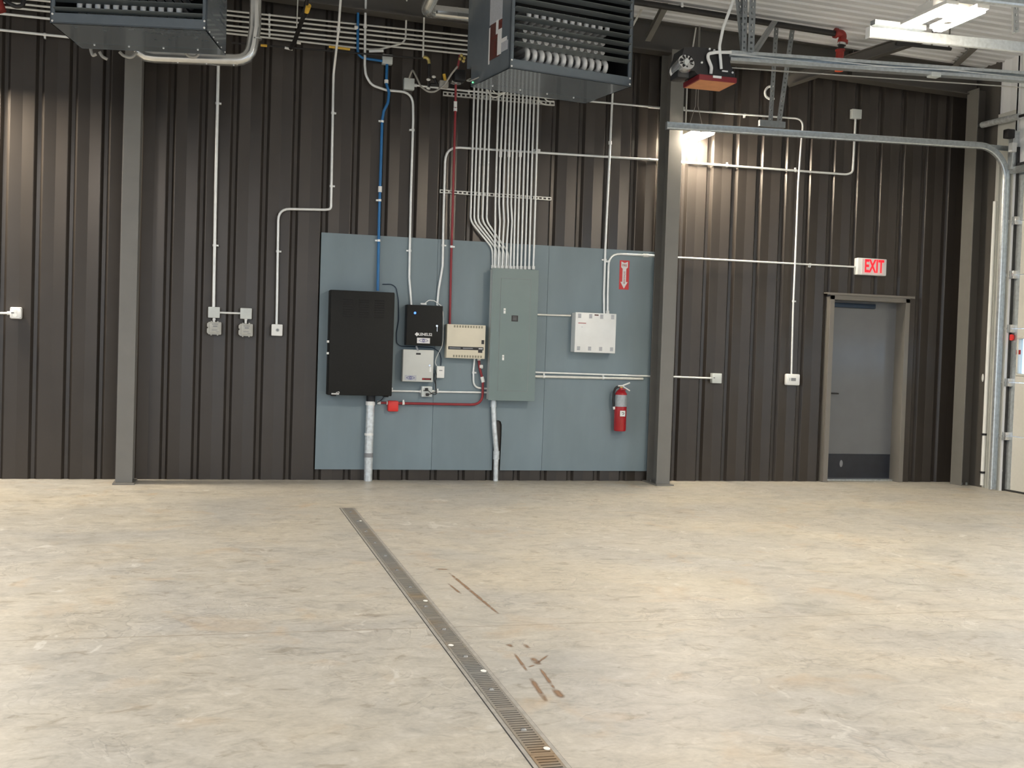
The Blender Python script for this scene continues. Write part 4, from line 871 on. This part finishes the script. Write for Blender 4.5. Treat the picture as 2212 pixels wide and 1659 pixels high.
# ------------------------------------------------------------------ garage door opener
YO = -2.70
t = thing('door_opener', 'black garage door opener with silver motor and red bottom hanging from the roof', 'garage door opener', P(1530, 185, YO))
a, b = P(1476, 103, YO), P(1574, 158, YO)
hs = [(1478, 103), (1500, 101), (1574, 109), (1578, 140), (1588, 160), (1588, 168), (1512, 166), (1500, 153), (1476, 153), (1466, 140), (1474, 118)]
MB().prism([(P(x, y, YO-.11).x, P(x, y, YO-.11).z) for x, y in hs], YO-.11, YO+.11).build('housing', 'black', t, smooth=False)
q = P(1483, 134, YO-.16); r_ = P(1500, 134, YO-.16).x-q.x
mo = MB().tube([q+Vector((.0, .16, -.035)), q+Vector((.0, .02, -.008)), q], r_, 24).build('motor', 'chrome', t)
MB().tube([q+Vector((.0, .165, -.036)), q+Vector((.0, .20, -.045))], r_*.97, 24).build('motor_end', 'white', t)
MB().tube([q, q+Vector((.003, -.008, 0))], r_*.38, 18).build('motor_hub', 'pale_box', mo)
sl_ = MB()
for k in range(10):
    an = k*PI/5+.3; c0 = q+Vector((math.cos(an)*r_*.5, -.003, math.sin(an)*r_*.5)); c1 = q+Vector((math.cos(an)*r_*.88, -.003, math.sin(an)*r_*.88)); sl_.tube([c0, c1], .008 if k not in (6, 7) else .018, 6)
sl_.build('motor_vent', 'void', mo)
MB().box(*[P(1462, 160, YO-.1).x, P(1487, 160, YO-.1).x, YO-.12, YO+.05, P(1470, 168, YO-.1).z, P(1470, 152, YO-.1).z], .008).build('brake_box', 'black', t)
# red bottom tray; the light on its underside is painted amber
zr = P(1540, 166, YO-.12).z
pan = [Fz(1489.5, 183.5, zr-.055), Fz(1571, 187, zr-.055), Fz(1592, 172, zr-.055), Fz(1511, 172, zr-.055)]
tx0, tx1 = P(1508, 166, YO-.12).x-.02, P(1590, 168, YO-.12).x
x0, x1 = P(1491, 182, YO+.12).x, P(1592, 170, YO-.14).x
tray = MB(); x0, x1, ya, yb = P(1510, 172, YO-.17).x, P(1592, 172, YO-.17).x, YO-.17, YO+.17
tray.box(x0, x1, ya, yb, zr-.045, zr, .004); tray.build('bottom_cover', 'opener_red', t, smooth=False)
MB().box(x0+.012, x1-.012, ya+.012, yb-.012, zr-.0475, zr-.044).build('bottom_panel', 'opener_pan', t, smooth=False)
MB().box(*[P(1541, 165, YO-.18).x, P(1559, 165, YO-.18).x, YO-.178, YO-.168, P(1550, 168.5, YO-.18).z, P(1550, 163.5, YO-.18).z]).build('white_tab', 'white', t, smooth=False)
MB().tube([P(1579, 113, YO-.13), P(1548, 113, YO-.14), P(1530, 116, YO-.14), P(1529, 125, YO-.14), P(1537, 145, YO-.14), P(1535.5, 159, YO-.12)], .014, 10, .06).build('control_cable', 'white', t)
MB().tube([P(1594, -30, YO-.16), P(1577, 20, YO-.16), P(1562, 60, YO-.16), P(1554, 100, YO-.15), P(1557, 135, YO-.14), P(1558, 149, YO-.13)], .013, 10, .15).build('power_conduit', 'emt', t)
for (xx, yy) in ((1533, 106), (1543, 109), (1516, 135), (1582, 157)): MB().sphere(P(xx, yy, YO-.115), .011).build('bolt', 'screw', t)
MB().box(*[P(1560, 154, YO-.12).x, P(1572, 154, YO-.12).x, YO-.125, YO-.11, P(1566, 155.5, YO-.12).z, P(1566, 152.5, YO-.12).z]).build('terminal_strip', 'white', t, smooth=False)
t = thing('opener_rail', 'silver opener rail running from the black opener toward the garage door', 'rail', P(1900, 145, YO))
a, b = P(1574, 120.5, YO), P(2230, 167, YO); b = a + (b-a)*((7.5-a.x)/(b.x-a.x)); dz = b.z-a.z
def slant(mb, z0, z1, y0, y1):
    v = [mb.bm.verts.new(Vector((x, y, zz+z))) for x, zz in ((a.x, a.z), (b.x, b.z)) for y in (y0, y1) for z in (z0, z1)]
    for f in ((0, 1, 3, 2), (4, 6, 7, 5), (0, 4, 5, 1), (2, 3, 7, 6), (0, 2, 6, 4), (1, 5, 7, 3)): mb.bm.faces.new([v[i] for i in f])
    return mb
slant(MB(), .012, .038, YO-.045, YO+.045).build('upper_channel', 'galv', t, smooth=False); slant(MB(), -.05, -.022, YO-.045, YO+.045).build('lower_channel', 'galv', t, smooth=False); slant(MB(), -.03, .02, YO+.02, YO+.03).build('rear_web', 'galv', t, smooth=False)
mb = MB()
for ph, off in ((0, .008), (1.7, -.008)): mb.tube([(a.x+(b.x-a.x)*k/30, YO-.03, a.z+dz*k/30+off+.012*math.sin(k*.42+ph)) for k in range(31)], .005, 6)
mb.build('drive_chain', 'white', t)
MB().tube([(a.x, YO+.06, a.z-.085), (b.x, YO+.06, b.z-.085)], .006, 8).build('release_cable', 'wire', t)
q = P(2016, 162, YO); MB().box(q.x-.05, q.x+.05, YO-.05, YO+.03, q.z-.025, q.z+.015, .006).build('trolley', 'pale_box', t)
# slotted angle hangers
def angle(name, label, A, B, w, m='angle', group=None, face=0.):
    """perforated L angle between two points; one leg faces the room"""
    A, B = Vector(A), Vector(B); d = (B-A); L = d.length; d.normalize()
    s = Vector((1, 0, 0)); s = (s-d*s.dot(d)).normalized(); n = d.cross(s).normalized()
    if n.y > 0: n = -n
    mb = MB(); th = .003
    def slab(u0, u1, v0, v1, off, ax, nn):
        v = [mb.bm.verts.new(A+d*u+ax*vv+nn*o_) for u in (u0, u1) for vv in (v0, v1) for o_ in (off, off+th)]
        for f in ((0, 1, 3, 2), (4, 6, 7, 5), (0, 4, 5, 1), (2, 3, 7, 6), (0, 2, 6, 4), (1, 5, 7, 3)): mb.bm.faces.new([v[i] for i in f])
    slab(0, L, -w/2, -w*.16, 0, s, n); slab(0, L, w*.16, w/2, 0, s, n); k = max(2, int(L/.05))
    for i in range(k+1): u = L*i/k; slab(max(0, u-.016), min(L, u+.016), -w*.16, w*.16, 0, s, n)
    slab(0, L, 0, w*.9, 0, -n, s*-1 if False else s)
    return tag(mb.build(name, m, smooth=False), label, 'hanger', group)
hg = 'slotted angle hangers'
def down(px_, py_, Y, pxt, Yt):               # from a roof point straight to a measured foot
    f = P(px_, py_, Y); tt = P(*pxt, Yt); return tt, f
def hanger(label, top, foot, w, m='angle'):
    tt, f = P(*top), P(*foot)
    if tt.z > roofz(tt.x)-.03:
        k = (roofz(tt.x)-.03-f.z)/(tt.z-f.z); tt = f+(tt-f)*k
    return angle('angle_hanger', label, tt, f, w, m, hg)
hanger('left slotted angle hanger leaning into the opener rail', (1585, -120, YO-.02), (1607, 110, YO-.02), .07)
hanger('middle slotted angle hanger above the opener rail', (1612, -120, YO-.05), (1607, 110, YO-.05), .045)
hanger('right slotted angle hanger above the opener rail', (1630, -120, YO-.08), (1622, 112, YO-.06), .06)
hanger('slanted angle brace from the roof down to the opener rail', (1674, 46, -1.0), (1630, 112, YO+.02), .06)
hanger('vertical slotted angle hanger holding the lower door track', (1677, 58, -.72), (1664, 264, -.80), .05)
hanger('slanted slotted angle hanger holding the lower door track', (1715, 40, -.70), (1683, 263, -.83), .055)
a, b = P(1638.5, 269, -.81), P(1693.5, 269, -.81); zz = P(1665, 269, -.81).z
MB().box(a.x, b.x, -.845, -.80, zz-.03, zz+.035).build('hanger_bracket', 'angle', t1, smooth=False)
hanger('slotted angle hanger at the top right above the middle door track', (2194, 10, -4.47), (2195, 70, -4.49), .05)
a = P(1660, 200, -.12); q = [P(1672, 186, -.1), P(1660, 187, -.1), P(1652, 196, -.1), P(1653, 208, -.1), P(1662, 214, -.1), P(1672, 213, -.1)]
tag(MB().tube(q, .014, 10, .06).build('pipe_loop', 'white'), 'white C shaped pipe loop behind the slotted hangers', 'pipe loop')
# bronze braces
def brace(label, A, B, w, name='roof_brace', m='beam'):
    A, B = Vector(A), Vector(B); d = (B-A).normalized(); s = d.cross(Vector((0, 0, 1))).normalized(); n = s.cross(d); mb = MB()
    for (u0, u1, v0, v1) in ((-w/2, w/2, -w*.5, -w*.42), (-w*.05, w*.05, -w*.42, w*.42), (-w/2, w/2, w*.42, w*.5)):
        v = [mb.bm.verts.new(p+s*u+n*vv) for p in (A, B) for u in (u0, u1) for vv in (v0, v1)]
        for f in ((0, 1, 3, 2), (4, 6, 7, 5), (0, 4, 5, 1), (2, 3, 7, 6), (0, 2, 6, 4), (1, 5, 7, 3)): mb.bm.faces.new([v[i] for i in f])
    return tag(mb.build(name, m, smooth=False), label, 'roof brace')
brace('dark bronze brace slanting from the wall up toward the twin-bar lamp', P(1700, 176, -.28), Fz(1990, 80, 4.90), .115)
brace('short grey brace between the rafter and the roof near the right corner', P(2060, 140, -.28), Fz(2108, 96, 4.90), .07, m='column')
brace('lit diagonal brace between column and roof right of the right heater', P(1399, 84, -.3), P(1437, 12, -.9), .06, m='column')
tag(MB().tube([P(1364, 60, -.5), P(1393, 8, -.5)], .012, 8).build('brace_rod', 'emt_dull'), 'thin diagonal rod right of the right heater', 'rod')
# sprinkler pipe
t = thing('sprinkler_pipe', 'black pipe under the roof ending in a red elbow', 'pipe', P(1600, 40, -.9))
a, b = P(1340, -1, -.9), P(1806, 73, -.9); a2 = a+(a-b)*.55
MB().tube([a2, b], .031, 16).build('pipe', 'black_pipe', t)
el = [P(1803, 71, -.9), P(1822, 73, -.9), P(1818, 92, -.9)]
MB().tube(el, .042, 16, .06).tube([P(1803, 71, -.9), P(1808, 72, -.9)], .055, 14).tube([P(1821, 87, -.9), P(1820, 93, -.9)], .055, 14).build('elbow', 'redfit', t)
MB().tube([P(1819, 91, -.9), P(1815, 112, -.9)], .033, 14).build('drop_nipple', 'black_pipe', t)
MB().tube([P(1819, 93, -.9), P(1818, 98, -.9)], .046, 14).build('grooved_clamp', 'chrome', t)
MB().tube([P(1815, 107, -.9), P(1813, 135, -.9)], .043, 16).tube([P(1815, 107, -.9), P(1815, 111, -.9)], .052, 14).build('coupling', 'redfit', t)
MB().tube([P(1813, 134, -.9), P(1812.3, 154, -.9)], .045, 16).build('end_cap', 'orange', t)
q = P(1471, 12, -.9); MB().tube([q+Vector((-.012, 0, -.002)), q+Vector((.012, 0, 0))], .038, 14).tube([q, q+Vector((0, 0, .06))], .006, 8).build('pipe_hanger', 'white', t)
t = thing('sprinkler_pipe', 'short dark pipe on hangers close under the roof near the right corner', 'pipe', P(2000, 98, -1.4))
MB().tube([P(1935, 94, -1.4), P(2054, 106, -1.4)], .018, 12).build('pipe', 'black_pipe', t)
for xx, yy in ((2013, 101), (2050, 104.5)):
    q = P(xx, yy, -1.4); MB().tube([q, q+Vector((0, 0, roofz(q.x)-q.z-.02))], .009, 8).build('pipe_hanger', 'column', t)
# things cut by the left top corner
t = thing('pipe_elbow', 'red pipe elbow cut by the top left corner with a black hose', 'pipe fitting', P(0, 20, -.6))
MB().tube([P(-8, -30, -.6), P(-4, 5, -.6), P(3, 26, -.6)], .045, 14, .05).build('red_elbow', 'redfit', t)
MB().tube([P(-2, -12, -.6), P(20, 8, -.6), P(36, 15, -.6), P(50, 12, -.6), P(53, -20, -.6)], .02, 12, .1).build('black_hose', 'black', t)

# ------------------------------------------------------------------ lamps
def lamp(label, xc, yc, z, ln=.56, sep=.235, hang=True):
    t = thing('twin_bar_lamp', label, 'ceiling lamp', (xc, yc, z), 'twin-bar lamps')
    for s in (-1, 1):
        MB().box(xc+s*sep/2-.048, xc+s*sep/2+.048, yc-ln/2-.02, yc+ln/2+.02, z+.022, z+.05, .004).build('bar_housing', 'lamp_body', t)
        MB().box(xc+s*sep/2-.034, xc+s*sep/2+.034, yc-ln/2, yc+ln/2, z, z+.022, .006).build('lit_bar', 'lens', t)
    MB().box(xc-sep/2-.04, xc+sep/2+.04, yc-.10, yc+.10, z+.05, z+.10, .006).build('driver_box', 'lamp_body', t)
    MB().lathe([(.028, -.05), (.034, -.03), (.034, .03), (.02, .05)], (xc, yc-.05, z+.02), 14).build('motion_sensor', 'lamp_body', t)
    zr = roofz(xc)-.03
    for s in (-1, 1): MB().tube([(xc+s*sep/2, yc, z+.1), (xc+s*.015, yc, z+.34)], .003, 6).tube([(xc+s*.015, yc, z+.34), (xc+s*.005, yc, zr)], .003, 6).build('hanging_wire', 'wire', t)
    MB().tube([(xc-.10, yc+.05, z+.1), (xc-.10, yc+.05, z+.6), (xc-.02, yc+.05, zr)], .009, 8, .2).build('power_cord', 'emt_dull', t)
lamp('lit twin-bar lamp hanging near the wall just below the garage door track', 3.995, -.285, 3.80, .44, .17)
lamp('lit twin-bar lamp overhead at the top right by the middle door track', 3.735, -5.0, 3.75, .48)
# the same lamps further down the rows, beyond the frame
for (x, y) in ((-3.6, -.33), (-3.55, -5.0), (3.75, -9.3), (-3.55, -9.3), (3.75, -13.6), (-3.55, -13.6), (-3.55, -17.0), (3.75, -17.0)):
    ld = bpy.data.lights.new('row_lamp', 'AREA'); ld.shape = 'RECTANGLE'; ld.size = .30; ld.size_y = .56; ld.energy = (700 if y > -1 else 350)*PI*.56*.068*2*1.25; ld.color = (1, .88, .70) if y > -1 else (1, .935, .86)
    lo = bpy.data.objects.new('row_lamp', ld); C.objects.link(lo); lo.location = (x, y, 3.75)
# daylight portals at the open doors and the added front openings
for (x, y, rot_, sx, sy) in ((XR+.1, (O2[0]+O2[1])/2, (0, PI/2, 0), 3.6, 3.6), (XL-.1, (OL[0]+OL[1])/2, (0, -PI/2, 0), 3.6, 4.2), (-5.3, YF-.1, (PI/2, 0, 0), 4.6, 3.6), (4.5, YF-.1, (PI/2, 0, 0), 2.6, 3.6)):
    ld = bpy.data.lights.new('opening_portal', 'AREA'); ld.shape = 'RECTANGLE'; ld.size = sx; ld.size_y = sy; ld.cycles.is_portal = True
    lo = bpy.data.objects.new('opening_portal', ld); C.objects.link(lo); lo.location = (x, y, 1.82); lo.rotation_euler = rot_

# ------------------------------------------------------------------ floor: trench drain, stains
dx0, dx1, dy0, dy1 = .047, .172, -9.6, -2.08
t = thing('trench_drain', 'long narrow steel trench drain frame set in the floor', 'drain frame', ((dx0+dx1)/2, (dy0+dy1)/2, 0))
mb = MB(); w = .016
mb.box(dx0, dx0+w, dy0, dy1, -.02, .0025).box(dx1-w, dx1, dy0, dy1, -.02, .0025).box(dx0, dx1, dy1-w, dy1, -.02, .0025)
mb.build('frame_edge', 'drain', t, smooth=False)
MB().box(dx0-.004, dx0, dy0, dy1, -.002, .0012).box(dx1, dx1+.002, dy0, dy1, -.002, .0012).build('grout_gap', 'rubber', t, smooth=False)
MB().box(dx0+w, dx1-w, dy0, dy1-w, 0.0002, .0006).build('channel', 'void', t, smooth=False)
names = ['farthest drain grate nearest the brown wall'] + [f'{o} drain grate from the brown wall' for o in ['second', 'third', 'fourth', 'fifth', 'sixth', 'seventh', 'eighth', 'ninth', 'tenth', 'eleventh', 'twelfth', 'thirteenth', 'fourteenth']]
gl = .5; gx0, gx1 = dx0+w+.001, dx1-w-.001; y = dy1-w-.002; i = 0
gm = MB(); gm.box(gx0, gx0+.010, -gl/2+.002, gl/2-.002, .0006, .0045).box(gx1-.010, gx1, -gl/2+.002, gl/2-.002, .0006, .0045)
n = 19
for k in range(n+1):
    c_ = -gl/2+.002+.008+(gl-.02)*k/n; h_ = .0095 if 0 < k < n else .012
    gm.box(gx0+.01, gx1-.01, c_-h_/1.0*.75, c_+h_*.75, .0006, .0045)
for v in gm.bm.verts: v.co.x -= (gx0+gx1)/2
proto = gm.build('drain_grate', 'grate', local=True, smooth=False)
bolt = MB().lathe([(.012, .0045), (.012, .008), (.006, .011)], (0, 0, 0), 10).build('bolt', 'chrome', proto, local=True)
ymin = -8.6
spots = {3: .55, 5: .30, 7: .25, 8: .72, 10: .3, 12: .55}
while y-gl > ymin-gl:
    if i == 0: gobj, bobj = proto, bolt
    else:
        gobj = proto.copy(); C.objects.link(gobj); bobj = bolt.copy(); C.objects.link(bobj); bobj.parent = gobj
    gobj.location = ((gx0+gx1)/2, y-gl/2, 0); tag(gobj, names[min(i, len(names)-1)], 'drain grate', 'trench drain grates')
    y -= gl; i += 1
for (pxx, pyy, s) in ((779, 1125.5, 1.), (919, 1298, 1.2), (974, 1394, 1.2), (1044.5, 1449.5, 1.2), (1181, 1617, 1.1)):
    q = Fz(pxx, pyy, .005); sc = s  # small flattened white domes lying on the drain
    tag(MB().sphere((q.x, q.y, .006), .011*sc, (1, 1.5, .18)).build('drain_spot', 'white_spot'), {779: 'white spot on the farthest drain grate', 919: 'white spot on the drain below the first rust streak', 974: 'white spot on the left edge of the drain beside the floor joint', 1044: 'white spot on the drain left of the double rust streaks', 1181: 'white spot on the drain at the bottom edge'}[int(pxx)], 'plug', 'white spots on the drain')
fl = bpy.data.objects['floor']
def streak(pts, w):
    pts = [Fz(*p, .0015) for p in pts]; rows = []; n = len(pts)
    for i, p in enumerate(pts):
        d = (pts[min(i+1, n-1)]-pts[max(i-1, 0)]).normalized(); s = Vector((-d.y, d.x, 0)); ww = w*(.55+.45*math.sin(PI*min(1, (i+.6)/n)))*(1+.25*random.uniform(-1, 1))
        rows.append([p+s*ww*j for j in (-.8, -.35, 0, .35, .8)])
    o = MB().quadstrip(rows).build('rust_streak', 'rust', fl, smooth=False)
    at = o.data.attributes.new('wear', 'FLOAT', 'POINT')
    for k in range(len(o.data.vertices)): at.data[k].value = (0, .75, .95, .75, 0)[k % 5]*(.25 if k < 5 or k >= 5*(n-1) else 1)
def lerp(a, b, n=8): return [(a[0]+(b[0]-a[0])*k/n, a[1]+(b[1]-a[1])*k/n) for k in range(n+1)]
streak(lerp((970, 1237), (1077, 1326), 12), .020); streak(lerp((968, 1260), (996, 1283), 5), .013)
streak(lerp((1097, 1391), (1107, 1398), 3), .022); streak(lerp((1112, 1412), (1138, 1449), 6), .014); streak(lerp((1147, 1465), (1180, 1515), 8), .022)
streak(lerp((1131, 1390), (1142, 1400), 3), .02); streak(lerp((1150, 1420), (1164, 1436), 4), .028); streak(lerp((1167, 1444), (1198, 1488), 8), .014); streak(lerp((1198, 1488), (1215, 1508), 4), .026); streak(lerp((1160, 1432), (1184, 1415), 4), .010); streak(lerp((1140, 1441), (1156, 1436), 3), .010)
streak(lerp((941, 1229), (970, 1230), 4), .02)

# ------------------------------------------------------------------ world and view
w = bpy.data.worlds.new('sky'); bpy.context.scene.world = w; w.use_nodes = True
bg = w.node_tree.nodes['Background']; bg.inputs[0].default_value = (.60, .79, 1.0, 1); bg.inputs[1].default_value = 2.7
vs = bpy.context.scene.view_settings; vs.view_transform = 'Standard'; vs.look = 'None'; vs.gamma = 1; vs.exposure = 0.03; vs.use_curve_mapping = False
cy = bpy.context.scene.cycles; cy.sample_clamp_indirect = 6; cy.max_bounces = 8; cy.diffuse_bounces = 5
